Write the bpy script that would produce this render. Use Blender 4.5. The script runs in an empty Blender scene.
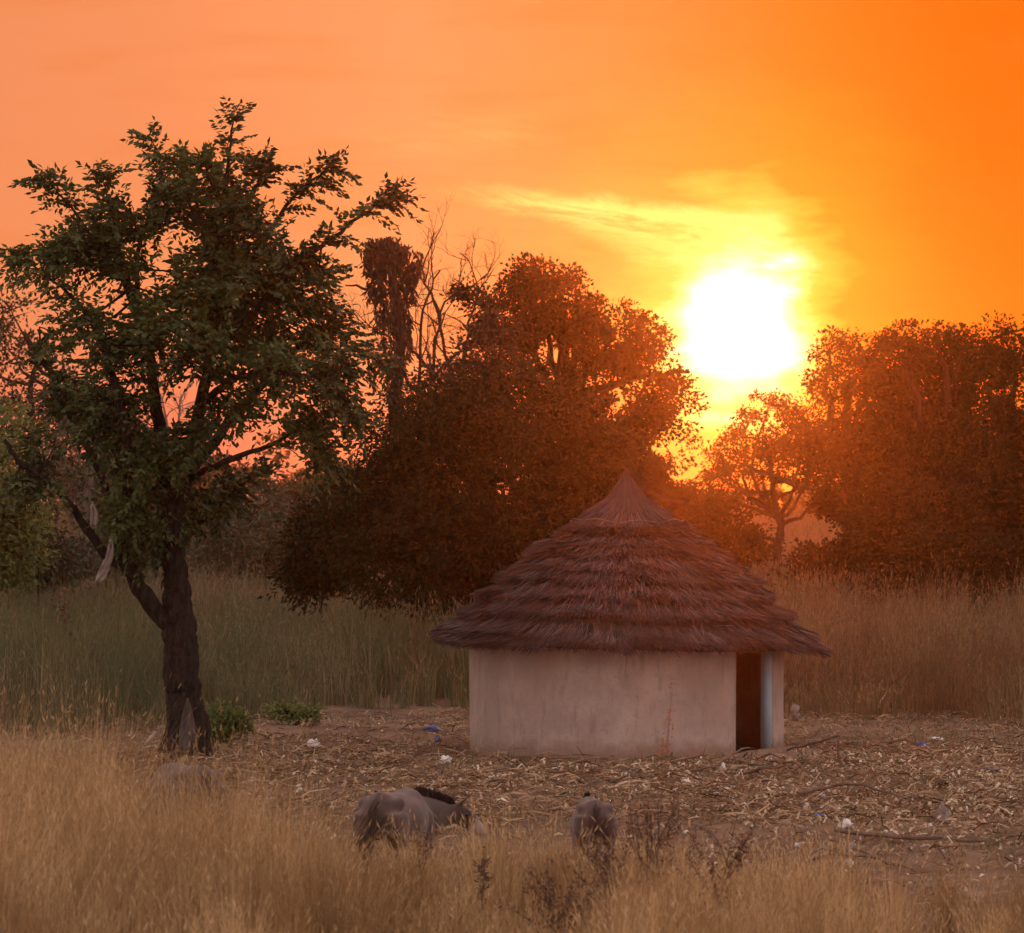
import bpy, math, random
import numpy as np
from mathutils import Vector

C = bpy.context.scene.collection
rng = np.random.default_rng(7)
R = math.radians

# ------------------------------------------------------------------ camera
CAM_Z, FPX, HOR = 2.8, 3360.0, 561.0
cam_d = bpy.data.cameras.new('camera')
cam = bpy.data.objects.new('camera', cam_d)
C.objects.link(cam)
cam.location = (0, 0, CAM_Z)
cam.rotation_euler = (R(90) + math.atan((HOR - 466.5) / FPX), 0, 0)
cam_d.sensor_fit = 'HORIZONTAL'
cam_d.sensor_width = 36.0
cam_d.lens = 36.0 * FPX / 1024.0
cam_d.clip_start, cam_d.clip_end = 0.5, 5000
cam_d.dof.use_dof = True
cam_d.dof.focus_distance = 48.0
cam_d.dof.aperture_fstop = 5.0
bpy.context.scene.camera = cam

# ------------------------------------------------------------------ world, sun, exposure
SUN_AZ, SUN_EL = 3.88, 4.0          # degrees right of +Y, above the horizon
sc = bpy.context.scene
world = bpy.data.worlds.new('World'); sc.world = world; world.use_nodes = True
nt = world.node_tree; nt.nodes.clear()


class G:
    """small node-graph helper"""
    def __init__(s, nt): s.nt = nt
    def n(s, t, **kw):
        nd = s.nt.nodes.new(t)
        for k, v in kw.items(): setattr(nd, k, v)
        return nd
    def l(s, a, b): s.nt.links.new(a, b)
    def put(s, sock, v):
        if hasattr(v, 'is_linked') or hasattr(v, 'links'): s.l(v, sock)
        else: sock.default_value = v
    def m(s, op, a, b=None, c=None):
        nd = s.n('ShaderNodeMath', operation=op)
        s.put(nd.inputs[0], a)
        if b is not None: s.put(nd.inputs[1], b)
        if c is not None: s.put(nd.inputs[2], c)
        return nd.outputs[0]
    def mix(s, f, a, b, mode='MIX'):
        nd = s.n('ShaderNodeMix', data_type='RGBA', blend_type=mode)
        s.put(nd.inputs[0], f)
        s.put(nd.inputs[6], a if not isinstance(a, tuple) else (*a, 1)[:4])
        s.put(nd.inputs[7], b if not isinstance(b, tuple) else (*b, 1)[:4])
        return nd.outputs[2]
    def ss(s, x, lo, hi):
        nd = s.n('ShaderNodeMapRange', interpolation_type='SMOOTHSTEP')
        s.put(nd.inputs[0], x); nd.inputs[1].default_value = lo; nd.inputs[2].default_value = hi
        return nd.outputs[0]
    def noise(s, vec, scale, detail=4, rough=.55, dist=0.0):
        nd = s.n('ShaderNodeTexNoise')
        if vec is not None: s.l(vec, nd.inputs['Vector'])
        nd.inputs['Scale'].default_value = scale; nd.inputs['Detail'].default_value = detail
        nd.inputs['Roughness'].default_value = rough; nd.inputs['Distortion'].default_value = dist
        return nd.outputs[0]
    def ramp(s, x, stops):
        nd = s.n('ShaderNodeValToRGB'); e = nd.color_ramp.elements
        while len(e) < len(stops): e.new(.5)
        for k, (p, c) in zip(e, stops): k.position = p; k.color = (*c, 1)
        s.put(nd.inputs[0], x)
        return nd.outputs[0]
    def xyz(s, x, y, z):
        nd = s.n('ShaderNodeCombineXYZ'); s.put(nd.inputs[0], x); s.put(nd.inputs[1], y); s.put(nd.inputs[2], z)
        return nd.outputs[0]


g = G(nt)
tc = g.n('ShaderNodeTexCoord')
sep = g.n('ShaderNodeSeparateXYZ'); g.l(tc.outputs['Generated'], sep.inputs[0])
dx, dy, dz = sep.outputs
az = g.m('MULTIPLY', g.m('ARCTAN2', dx, dy), 57.2958)
el = g.m('MULTIPLY', g.m('ARCSINE', dz), 57.2958)
du = g.m('SUBTRACT', az, SUN_AZ)
dv = g.m('SUBTRACT', el, SUN_EL)
# ragged distance from the sun (thin cloud in front of it)
warp = g.noise(g.xyz(g.m('MULTIPLY', az, .55), g.m('MULTIPLY', el, 1.5), 3.0), 1.0, 4, .55)
warp2 = g.m('MULTIPLY', g.m('SUBTRACT', warp, .5), 2.0)
rr = g.m('POWER', g.m('ADD', g.m('POWER', g.m('ABSOLUTE', g.m('MULTIPLY', g.m('ADD', du, .10), 1.0)), 2.5), g.m('POWER', g.m('ABSOLUTE', g.m('MULTIPLY', g.m('SUBTRACT', dv, .03), .78)), 2.5)), .4)
rw = g.m('ADD', rr, g.m('MULTIPLY', warp2, g.ss(rr, .25, 1.2)))
# sunset colours by side and height; right end darkened as a painted vignette
side = g.ss(az, -9.5, 8.5)
base = g.ramp(side, [(0, (.90, .285, .110)), (.40, (.98, .335, .125)), (.70, (.96, .275, .070)), (.90, (.93, .20, .018)), (1, (.84, .145, .004))])
low = g.ss(el, 5.0, .5)
base = g.mix(g.m('MULTIPLY', low, g.m('SUBTRACT', 1.0, side)), base, (.80, .17, .125))
# glow of the sun through the dusty air
glow = g.ramp(g.m('DIVIDE', rw, 10.0), [
    (0.0, (6, 5.4, 4.2)), (.050, (4, 3.5, 2.5)), (.080, (2.2, 1.7, .95)), (.108, (1.1, .75, .26)), (.14, (.60, .38, .05)),
    (.21, (.13, .085, .0)), (.36, (.04, .025, .0)), (.62, (.015, .015, .0)), (1.0, (0, 0, 0))])
sky_col = g.mix(1.0, base, glow, 'ADD')
# wisps of cirrus lit from below, reaching from above the sun to the left
cu = g.m('ADD', az, g.m('MULTIPLY', el, -1.9))
wv = g.xyz(g.m('MULTIPLY', az, .33), g.m('ADD', g.m('MULTIPLY', el, 1.9), g.m('MULTIPLY', az, .33)), 1.7)
wn = g.noise(wv, 1.9, 8, .66, .6)
edge_n = g.m('MULTIPLY', g.m('SUBTRACT', g.noise(g.xyz(g.m('MULTIPLY', az, .8), g.m('MULTIPLY', el, 1.2), 5.0), 1.0, 5, .6), .5), .55)
tt = g.m('SUBTRACT', g.m('ADD', g.m('ADD', 1.98, g.m('MULTIPLY', du, -.10)), edge_n), dv)
low_e = g.m('ADD', .55, g.m('MULTIPLY', g.ss(du, -3.6, -1.2), .85))
band = g.m('MULTIPLY', g.ss(tt, -.08, .24), g.m('SUBTRACT', 1.0, g.ss(g.m('DIVIDE', tt, low_e), .25, 1.0)))
band = g.m('MULTIPLY', band, g.m('MULTIPLY', g.ss(du, -5.6, -3.0), g.m('SUBTRACT', 1.0, g.ss(du, .45, 1.0))))
cl = g.m('MULTIPLY', band, g.m('ADD', .16, g.m('MULTIPLY', g.ss(wn, .36, .58), .84)))
sky_col = g.mix(g.m('MULTIPLY', cl, 1.0), sky_col, (1.5, .95, .24))
broad = g.m('MULTIPLY', g.m('SUBTRACT', 1.0, g.ss(g.m('ABSOLUTE', g.m('SUBTRACT', dv, g.m('ADD', 1.35, g.m('MULTIPLY', du, -.16)))), .1, 1.1)), g.m('MULTIPLY', g.ss(du, -5.5, -1.5), g.m('SUBTRACT', 1.0, g.ss(du, .3, 1.4))))
sky_col = g.mix(g.m('MULTIPLY', g.m('MULTIPLY', broad, g.ss(wn, .25, .6)), .20), sky_col, (1.15, .66, .14))
band2 = g.m('SUBTRACT', 1.0, g.ss(g.m('ABSOLUTE', g.m('SUBTRACT', dv, g.m('ADD', g.m('MULTIPLY', du, .05), 3.5))), .05, .5))
band2 = g.m('MULTIPLY', band2, g.m('MULTIPLY', g.ss(du, -7.2, -5.0), g.m('SUBTRACT', 1.0, g.ss(du, -4.0, -2.5))))
sky_col = g.mix(g.m('MULTIPLY', g.m('MULTIPLY', band2, g.ss(wn, .3, .7)), .30), sky_col, (1.2, .60, .16))
# darker dust bars beside and under the sun
dn = g.noise(g.xyz(g.m('MULTIPLY', az, .22), g.m('MULTIPLY', el, 1.3), 8.0), 1.1, 5, .55, .3)
bars = g.m('MULTIPLY', g.ss(dn, .46, .70), g.ss(rr, 1.0, 2.0))
sky_col = g.mix(g.m('MULTIPLY', bars, .24), sky_col, (.80, .20, .02))
# the rest of the dome: Nishita dusk sky plus the pale pink of the dusty air opposite the sun
nish = g.n('ShaderNodeTexSky', sky_type='NISHITA')
nish.sun_disc = False
nish.sun_elevation = R(SUN_EL); nish.sun_rotation = R(SUN_AZ)
nish.air_density = 1.6; nish.dust_density = 4.0; nish.ozone_density = 1.5
NISH, PINK = .08, (.92, .65, .595)
nd_ = g.n('ShaderNodeVectorMath', operation='SCALE'); g.l(nish.outputs[0], nd_.inputs[0]); nd_.inputs[3].default_value = NISH
rest = g.mix(1.0, nd_.outputs[0], PINK, 'ADD')
ang = g.m('MULTIPLY', g.m('ARCCOSINE', g.m('MINIMUM', g.m('MAXIMUM', dy, -1.0), 1.0)), 57.2958)
final = g.mix(g.ss(ang, 14.0, 55.0), sky_col, rest)
bg = g.n('ShaderNodeBackground'); g.l(final, bg.inputs[0]); bg.inputs[1].default_value = 1.0
wo = g.n('ShaderNodeOutputWorld'); g.l(bg.outputs[0], wo.inputs[0])

sun_d = bpy.data.lights.new('sun', 'SUN'); sun = bpy.data.objects.new('sun', sun_d); C.objects.link(sun)
sun_d.energy = 1.1; sun_d.angle = R(1.0); sun_d.color = (1.0, .17, .018)
sdir = Vector((math.sin(R(SUN_AZ)) * math.cos(R(SUN_EL)), math.cos(R(SUN_AZ)) * math.cos(R(SUN_EL)), math.sin(R(SUN_EL))))
sun.rotation_euler = sdir.to_track_quat('Z', 'Y').to_euler()
sun.location = (0, 0, 60)

vs = sc.view_settings
vs.view_transform = 'Standard'; vs.look = 'None'; vs.gamma = 1.0; vs.use_curve_mapping = False
vs.exposure = 0.0
sc.cycles.use_denoising = True
sc.cycles.max_bounces = 6; sc.cycles.diffuse_bounces = 2; sc.cycles.glossy_bounces = 2
sc.cycles.transmission_bounces = 4; sc.cycles.transparent_max_bounces = 4; sc.cycles.volume_bounces = 0
sc.cycles.sample_clamp_indirect = 4.0

HAZE_DENSITY, HAZE_ANIS, HAZE_COL = .00025, .93, (1.0, .80, .66)


# ------------------------------------------------------------------ helpers
def P(px, py, d):
    """a world point at distance d (metres ahead) seen in direction px, py of the photograph"""
    return np.array(((px - 512.0) / FPX * d, d, CAM_Z + (HOR - py) / FPX * d))


def sstep(x, a, b):
    t = np.clip((x - a) / (b - a), 0, 1)
    return t * t * (3 - 2 * t)


def vnoise(x, y, s, seed=0):
    """smooth value noise in 0..1"""
    x = np.asarray(x, float) * s + seed * 17.3; y = np.asarray(y, float) * s - seed * 9.1
    xi, yi = np.floor(x), np.floor(y); fx, fy = x - xi, y - yi
    fx = fx * fx * (3 - 2 * fx); fy = fy * fy * (3 - 2 * fy)
    def h(a, b):
        v = np.sin(a * 127.1 + b * 311.7 + seed * 74.7) * 43758.5453
        return v - np.floor(v)
    return (h(xi, yi) * (1 - fx) + h(xi + 1, yi) * fx) * (1 - fy) + (h(xi, yi + 1) * (1 - fx) + h(xi + 1, yi + 1) * fx) * fy


def gz(x, y):
    """terrain height"""
    x = np.asarray(x, float); y = np.asarray(y, float)
    t = np.clip(y - 66, 0, None)
    z = .036 * t * sstep(y, 60, 105)
    z = np.minimum(z, 2.6 + .034 * np.clip(y - 138, 0, None) * sstep(y, 100, 138) + 0 * x) if False else z
    z = np.where(y > 250, .036 * 184 + 4.0 * (1 - np.exp(-(y - 250) / 200.0)), z)
    z = z + .9 * (vnoise(x, y, .03, 3) - .5) * sstep(y, 80, 140)
    z = z + .07 * (vnoise(x, y, .45, 1) - .5) + .05 * (vnoise(x, y, 1.7, 2) - .5) * (1 - sstep(y, 60, 80))
    # the hut stands on trodden flat ground
    r = np.hypot(x - 1.7, y - 50)
    return z * sstep(r, 2.4, 3.6)


def link(name, me, parent=None):
    o = bpy.data.objects.new(name, me); C.objects.link(o)
    if parent is not None: o.parent = parent
    return o


def build(name, V, F, mat, parent=None, smooth=False, origin=None):
    """V (n,3); F: list of int arrays (k,3) or (k,4)"""
    V = np.asarray(V, float)
    if origin is not None: V = V - np.asarray(origin)
    F = [np.asarray(f, np.int32) for f in F if len(f)]
    me = bpy.data.meshes.new(name)
    me.vertices.add(len(V)); me.vertices.foreach_set('co', V.astype(np.float32).ravel())
    tot = np.concatenate([np.full(len(f), f.shape[1], np.int32) for f in F])
    loops = np.concatenate([f.ravel() for f in F])
    me.loops.add(len(loops)); me.loops.foreach_set('vertex_index', loops)
    me.polygons.add(len(tot))
    st = np.concatenate([[0], np.cumsum(tot)[:-1]]).astype(np.int32)
    me.polygons.foreach_set('loop_start', st); me.polygons.foreach_set('loop_total', tot)
    if smooth: me.polygons.foreach_set('use_smooth', np.ones(len(tot), bool))
    me.update(calc_edges=True); me.validate()
    if mat is not None: me.materials.append(mat)
    o = link(name, me, parent)
    if origin is not None and parent is None: o.location = origin
    return o


def empty(name, loc):
    o = bpy.data.objects.new(name, None); C.objects.link(o); o.location = loc
    o.empty_display_size = .2
    return o


def tag(o, label=None, cat=None, group=None, kind=None):
    if label: o['label'] = label
    if cat: o['category'] = cat
    if group: o['group'] = group
    if kind: o['kind'] = kind
    return o


class MB:
    """collects pieces of one mesh"""
    def __init__(s): s.v = []; s.f = []; s.n = 0
    def add(s, V, *F):
        V = np.asarray(V, float)
        for f in F:
            if len(f): s.f.append(np.asarray(f, np.int32) + s.n)
        s.v.append(V); s.n += len(V)
    def build(s, name, mat, parent=None, smooth=False, origin=None):
        return build(name, np.concatenate(s.v), s.f, mat, parent, smooth, origin)


def tube(mb, pts, radii, n=6, cap=True, flat=1.0, rough=0.0):
    """a tapering tube along a polyline"""
    pts = np.asarray(pts, float); radii = np.broadcast_to(np.asarray(radii, float), (len(pts),))
    k = len(pts)
    t = np.gradient(pts, axis=0); t /= np.linalg.norm(t, axis=1)[:, None] + 1e-9
    ref = np.array((0.31, 0.95, 0.1)) if abs(t[0][2]) > .5 else np.array((0, 0, 1.0))
    u = np.cross(t, ref); u /= np.linalg.norm(u, axis=1)[:, None] + 1e-9
    w = np.cross(t, u)
    a = np.arange(n) / n * 2 * np.pi
    rad = radii[:, None] * np.ones(n)
    if rough: rad = rad * (1 + rough * (rng.random((k, n)) - .5))
    V = pts[:, None, :] + rad[..., None] * (np.cos(a)[None, :, None] * u[:, None, :] + flat * np.sin(a)[None, :, None] * w[:, None, :])
    V = V.reshape(-1, 3)
    i = np.arange(k - 1)[:, None] * n; j = np.arange(n)[None, :]; j2 = (j + 1) % n
    Q = np.stack([i + j, i + j2, i + n + j2, i + n + j], -1).reshape(-1, 4)
    if cap:
        V = np.concatenate([V, pts[:1], pts[-1:]]); b = k * n
        jj = np.arange(n); j3 = (jj + 1) % n
        T = np.concatenate([np.stack([np.full(n, b), j3, jj], -1), np.stack([np.full(n, b + 1), (k - 1) * n + jj, (k - 1) * n + j3], -1)])
        mb.add(V, Q, T)
    else: mb.add(V, Q)


def smooth_path(pts, m=3, jit=0.0):
    """Catmull-Rom through pts"""
    pts = np.asarray(pts, float)
    if len(pts) < 3: 
        t = np.linspace(0, 1, m + 1)[:, None]; out = pts[0] * (1 - t) + pts[-1] * t
    else:
        p = np.concatenate([[2 * pts[0] - pts[1]], pts, [2 * pts[-1] - pts[-2]]]); out = []
        for i in range(1, len(p) - 2):
            for s in range(m):
                t = s / m
                out.append(.5 * (2 * p[i] + (p[i + 1] - p[i - 1]) * t + (2 * p[i - 1] - 5 * p[i] + 4 * p[i + 1] - p[i + 2]) * t * t + (3 * p[i] - p[i - 1] - 3 * p[i + 1] + p[i + 2]) * t ** 3))
        out.append(pts[-1]); out = np.array(out)
    if jit: out[1:-1] += rng.normal(0, jit, (len(out) - 2, 3))
    return out


def unit(v): return v / (np.linalg.norm(v, axis=-1, keepdims=True) + 1e-9)


def leaves(mb, base, direc, length, width, fold=.25):
    """one rhombic, slightly folded leaf per row"""
    base = np.asarray(base, float); direc = unit(np.asarray(direc, float)); n = len(base)
    length = np.broadcast_to(length, (n,))[:, None]; width = np.broadcast_to(width, (n,))[:, None]
    rnd = rng.normal(0, 1, (n, 3))
    s = unit(np.cross(direc, rnd)); nr = np.cross(s, direc)
    mid = base + direc * length * .45
    V = np.stack([base, mid + s * width * .5 + nr * width * fold, base + direc * length - nr * length * .08, mid - s * width * .5 + nr * width * fold], 1).reshape(-1, 3)
    q = np.arange(n)[:, None] * 4 + np.arange(4)[None]
    mb.add(V, q)


def blades(mb, x, y, z, h, w, lean, lean_dir, seg=2):
    """grass blades: curved tapering strips"""
    n = len(x); a = rng.random(n) * np.pi * 2
    side = np.stack([np.cos(a), np.sin(a), np.zeros(n)], -1) * (w * .5)[:, None]
    ld = np.stack([np.cos(lean_dir), np.sin(lean_dir), np.zeros(n)], -1)
    b = np.stack([x, y, z], -1)
    def pt(t): return b + np.array((0, 0, 1.0)) * (h * (t - .18 * lean * t * t))[:, None] + ld * (h * lean * t * t)[:, None]
    p0, p1, p2 = pt(0.0), pt(.55), pt(1.0)
    V = np.stack([p0 - side, p0 + side, p1 + side * .75, p1 - side * .75, p2], 1).reshape(-1, 3)
    i = np.arange(n)[:, None] * 5
    mb.add(V, i + np.array([[0, 1, 2, 3]]), i + np.array([[3, 2, 4]]))
    return p1, p2


def heads(mb, p1, p2, k, ln, wd, spread=.35):
    """feathery seed heads along the upper part of the stems"""
    n = len(p1); d = unit(p2 - p1)
    t = rng.random((n, k)) * .45 + .6
    base = p1[:, None] + (p2 - p1)[:, None] * t[..., None]
    dr = d[:, None] + rng.normal(0, spread, (n, k, 3))
    leaves(mb, base.reshape(-1, 3), dr.reshape(-1, 3), ln * (.6 + .8 * rng.random(n * k)), wd, .1)


# ------------------------------------------------------------------ materials
def new_mat(name):
    m = bpy.data.materials.new(name); m.use_nodes = True
    m.node_tree.nodes.clear(); gg = G(m.node_tree)
    out = gg.n('ShaderNodeOutputMaterial')
    return m, gg, out


def ramp_cols(cols): return [(i / max(1, len(cols) - 1), c) for i, c in enumerate(cols)]


def leaf_mat(name, cols, trans=.3, rough=.55, spec=.25, patch=None, patch_scale=.8):
    """thin leaf or straw: diffuse + translucent, each leaf its own tint"""
    m, gg, out = new_mat(name)
    geo = gg.n('ShaderNodeNewGeometry')
    col = gg.ramp(geo.outputs['Random Per Island'], ramp_cols(cols))
    if patch:
        t = gg.n('ShaderNodeTexCoord')
        nz = gg.noise(t.outputs['Object'], patch_scale, 3, .5)
        col = gg.mix(gg.m('MULTIPLY', gg.ss(nz, .40, .62), .75), col, patch)
    b = gg.n('ShaderNodeBsdfPrincipled'); gg.l(col, b.inputs['Base Color'])
    b.inputs['Roughness'].default_value = rough; b.inputs['Specular IOR Level'].default_value = spec
    tr = gg.n('ShaderNodeBsdfTranslucent'); gg.l(col, tr.inputs['Color'])
    mx = gg.n('ShaderNodeMixShader'); mx.inputs[0].default_value = trans
    gg.l(b.outputs[0], mx.inputs[1]); gg.l(tr.outputs[0], mx.inputs[2]); gg.l(mx.outputs[0], out.inputs[0])
    return m


def solid_mat(name, c1, c2, scale=6.0, rough=.85, bump=.3, bscale=20.0, stretch=(1, 1, 1), c3=None, spec=.2, bdist=.02):
    """mottled rough solid"""
    m, gg, out = new_mat(name)
    t = gg.n('ShaderNodeTexCoord'); mp = gg.n('ShaderNodeMapping'); gg.l(t.outputs['Object'], mp.inputs[0]); mp.inputs['Scale'].default_value = stretch
    n1 = gg.noise(mp.outputs[0], scale, 6, .6)
    col = gg.mix(gg.ss(n1, .35, .65), c1, c2)
    if c3:
        n3 = gg.noise(mp.outputs[0], scale * 3.1, 4, .6); col = gg.mix(gg.ss(n3, .55, .72), col, c3)
    b = gg.n('ShaderNodeBsdfPrincipled'); gg.l(col, b.inputs['Base Color']); b.inputs['Roughness'].default_value = rough
    b.inputs['Specular IOR Level'].default_value = spec
    bp = gg.n('ShaderNodeBump'); bp.inputs['Strength'].default_value = bump; bp.inputs['Distance'].default_value = bdist
    gg.l(gg.noise(mp.outputs[0], bscale, 5, .6), bp.inputs['Height']); gg.l(bp.outputs[0], b.inputs['Normal'])
    gg.l(b.outputs[0], out.inputs[0])
    return m


M = {}
M['ground'] = solid_mat('soil', (.095, .062, .042), (.20, .135, .088), .55, .95, .6, 9.0, c3=(.25, .18, .12))
M['bark'] = solid_mat('bark', (.018, .014, .012), (.050, .037, .030), 5.0, .95, 1.0, 9.0, (3, 3, .9), bdist=.10)
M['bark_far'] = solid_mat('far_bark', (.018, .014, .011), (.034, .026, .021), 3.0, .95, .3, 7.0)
M['bark_pale'] = solid_mat('grey_bark', (.17, .15, .135), (.26, .23, .21), 3.0, .95, .4, 9.0)
M['bare_wood'] = solid_mat('bare_wood', (.055, .045, .040), (.10, .082, .073), 3.0, .9, .6, 12.0, (6, 6, .7))
M['leaf_main'] = leaf_mat('tree_leaf', [(.015, .024, .008), (.030, .046, .014), (.055, .075, .022), (.080, .080, .030)], .2, .5, .25, (.100, .125, .034), .55)
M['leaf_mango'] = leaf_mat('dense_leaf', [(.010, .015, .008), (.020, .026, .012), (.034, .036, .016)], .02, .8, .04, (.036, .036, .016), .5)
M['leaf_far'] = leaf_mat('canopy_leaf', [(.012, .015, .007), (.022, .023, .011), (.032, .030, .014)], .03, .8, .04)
M['leaf_grey'] = leaf_mat('greyish_leaf', [(.07, .09, .06), (.105, .125, .085), (.14, .15, .105)], .08, .8, .05)
M['leaf_bright'] = leaf_mat('fresh_leaf', [(.10, .14, .04), (.15, .20, .055), (.19, .22, .08)], .3)
M['leaf_bush'] = leaf_mat('bush_leaf', [(.045, .06, .036), (.07, .085, .05), (.10, .105, .07)], .06, .8, .05)
M['leaf_vine'] = leaf_mat('creeper_leaf', [(.030, .028, .022), (.048, .043, .034), (.065, .053, .040)], .1, .8, .05)
M['leaf_dry'] = leaf_mat('withered_leaf', [(.10, .06, .04), (.16, .10, .065), (.20, .13, .085)], .25)
M['grass_front'] = leaf_mat('dry_grass', [(.28, .185, .085), (.54, .385, .195), (.70, .53, .29), (.82, .68, .43)], .46, .7, .1, (.25, .145, .062), 1.0)
M['grass_field'] = leaf_mat('field_grass', [(.10, .105, .055), (.17, .155, .085), (.24, .205, .115), (.40, .34, .21)], .25, .7, .1, (.085, .115, .052), .16)
M['grass_gold'] = leaf_mat('golden_field_grass', [(.13, .088, .045), (.21, .145, .075), (.30, .215, .115), (.42, .32, .19)], .28, .7, .1, (.15, .085, .045), .3)
M['grass_hill'] = leaf_mat('hill_grass', [(.13, .09, .05), (.20, .145, .08), (.28, .21, .12)], .25, .7, .1, (.12, .10, .06), .06)
M['straw'] = leaf_mat('dry_stalks', [(.07, .044, .028), (.17, .11, .062), (.31, .215, .125), (.50, .38, .24)], .15, .8, .1)
M['husk'] = leaf_mat('pale_husks', [(.22, .15, .09), (.38, .28, .17), (.56, .45, .31), (.78, .70, .58)], .2, .8, .1)
M['thatch'] = leaf_mat('thatch', [(.040, .033, .034), (.076, .063, .066), (.115, .096, .100), (.21, .180, .182)], .02, .9, .04, (.075, .055, .053), .9)
M['thatch_core'] = solid_mat('thatch_core', (.05, .034, .028), (.075, .052, .042), 8, .95, .4, 30)
M['rope'] = solid_mat('twisted_rope', (.17, .125, .105), (.24, .18, .155), 20, .9, .3, 60)
M['stick'] = solid_mat('dead_wood', (.11, .08, .06), (.19, .14, .105), 5, .9, .4, 20)
M['stick_pale'] = solid_mat('bleached_wood', (.42, .34, .28), (.55, .46, .39), 5, .9, .3, 20)
M['paper'] = solid_mat('white_plastic', (.72, .70, .68), (.82, .80, .78), 9, .5, .3, 20, spec=.4)
M['blue'] = solid_mat('blue_plastic', (.05, .10, .34), (.09, .16, .42), 9, .5, .3, 20, spec=.4)
M['cloth'] = solid_mat('faded_cloth', (.22, .18, .155), (.31, .26, .23), 9, .95, .3, 30)
M['lump'] = solid_mat('dark_lump', (.05, .036, .032), (.08, .06, .05), 9, .95, .3, 20)


# ------------------------------------------------------------------ ground
ys = np.concatenate([np.arange(-60, 20, 4), np.arange(20, 66, .35), np.arange(66, 150, 1.2), np.arange(150, 300, 4), np.arange(300, 701, 20)])
xs = np.concatenate([np.arange(-350, -40, 14), np.arange(-40, -14, 1.2), np.arange(-14, 14, .3), np.arange(14, 40, 1.2), np.arange(40, 351, 14)])
X, Y = np.meshgrid(xs, ys)
V = np.stack([X, Y, gz(X, Y)], -1).reshape(-1, 3)
nx, ny = len(xs), len(ys)
i = (np.arange(ny - 1)[:, None] * nx + np.arange(nx - 1)[None]).ravel()
tag(build('ground', V, [np.stack([i, i + 1, i + nx + 1, i + nx], -1)], M['ground'], smooth=True), kind='structure')

# air full of dust
hz = MB()
bx = np.array([(x, y, z) for z in (-1.3, 24.0) for y in (-66.0, 706.0) for x in (-356.0, 356.0)])
hz.add(bx, np.array([[0, 2, 3, 1], [4, 5, 7, 6], [0, 1, 5, 4], [2, 6, 7, 3], [0, 4, 6, 2], [1, 3, 7, 5]]))
mh, gg, out = new_mat('haze')
pv = gg.n('ShaderNodeVolumePrincipled')
pv.inputs['Color'].default_value = (*HAZE_COL, 1); pv.inputs['Density'].default_value = HAZE_DENSITY
pv.inputs['Anisotropy'].default_value = HAZE_ANIS
gg.l(pv.outputs[0], out.inputs['Volume'])
tag(hz.build('haze', mh), kind='stuff')


# ------------------------------------------------------------------ the hut
HX, HY, HR, WT = 1.70, 50.0, 2.33, .20
hut = empty('round_hut', (HX, HY, 0))
tag(hut, 'round mud hut with a shaggy conical thatched roof and a dark open doorway', 'hut')


def hut_material():
    m, gg, out = new_mat('limewashed_mud')
    t = gg.n('ShaderNodeTexCoord'); o = t.outputs['Object']
    mp = gg.n('ShaderNodeMapping'); gg.l(o, mp.inputs[0]); mp.inputs['Scale'].default_value = (1, 1, .22)
    n1 = gg.noise(o, 1.4, 5, .6); n2 = gg.noise(mp.outputs[0], 7, 5, .65); n3 = gg.noise(o, 22, 4, .6)
    col = gg.mix(gg.ss(n1, .36, .66), (.38, .32, .29), (.49, .42, .385))
    col = gg.mix(gg.m('MULTIPLY', gg.ss(n2, .50, .70), .75), col, (.29, .235, .205))
    col = gg.mix(gg.m('MULTIPLY', gg.ss(n3, .55, .72), .5), col, (.28, .22, .19))
    n4 = gg.noise(o, .8, 3, .5); col = gg.mix(gg.m('MULTIPLY', gg.ss(n4, .50, .60), .30), col, (.34, .265, .225))
    sp = gg.n('ShaderNodeSeparateXYZ'); gg.l(o, sp.inputs[0])
    splash = gg.m('MULTIPLY', gg.ss(gg.m('ADD', sp.outputs[2], gg.m('MULTIPLY', gg.noise(o, 4, 4, .6), -.42)), .10, -.16), .85)
    col = gg.mix(splash, col, (.27, .19, .145))
    b = gg.n('ShaderNodeBsdfPrincipled'); gg.l(col, b.inputs['Base Color']); b.inputs['Roughness'].default_value = .95
    b.inputs['Specular IOR Level'].default_value = .1
    bp = gg.n('ShaderNodeBump'); bp.inputs['Strength'].default_value = .55; bp.inputs['Distance'].default_value = .03
    gg.l(gg.m('ADD', gg.noise(o, 9, 5, .6), gg.m('MULTIPLY', n1, 1.5)), bp.inputs['Height']); gg.l(bp.outputs[0], b.inputs['Normal'])
    gg.l(b.outputs[0], out.inputs[0]); return m


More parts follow.
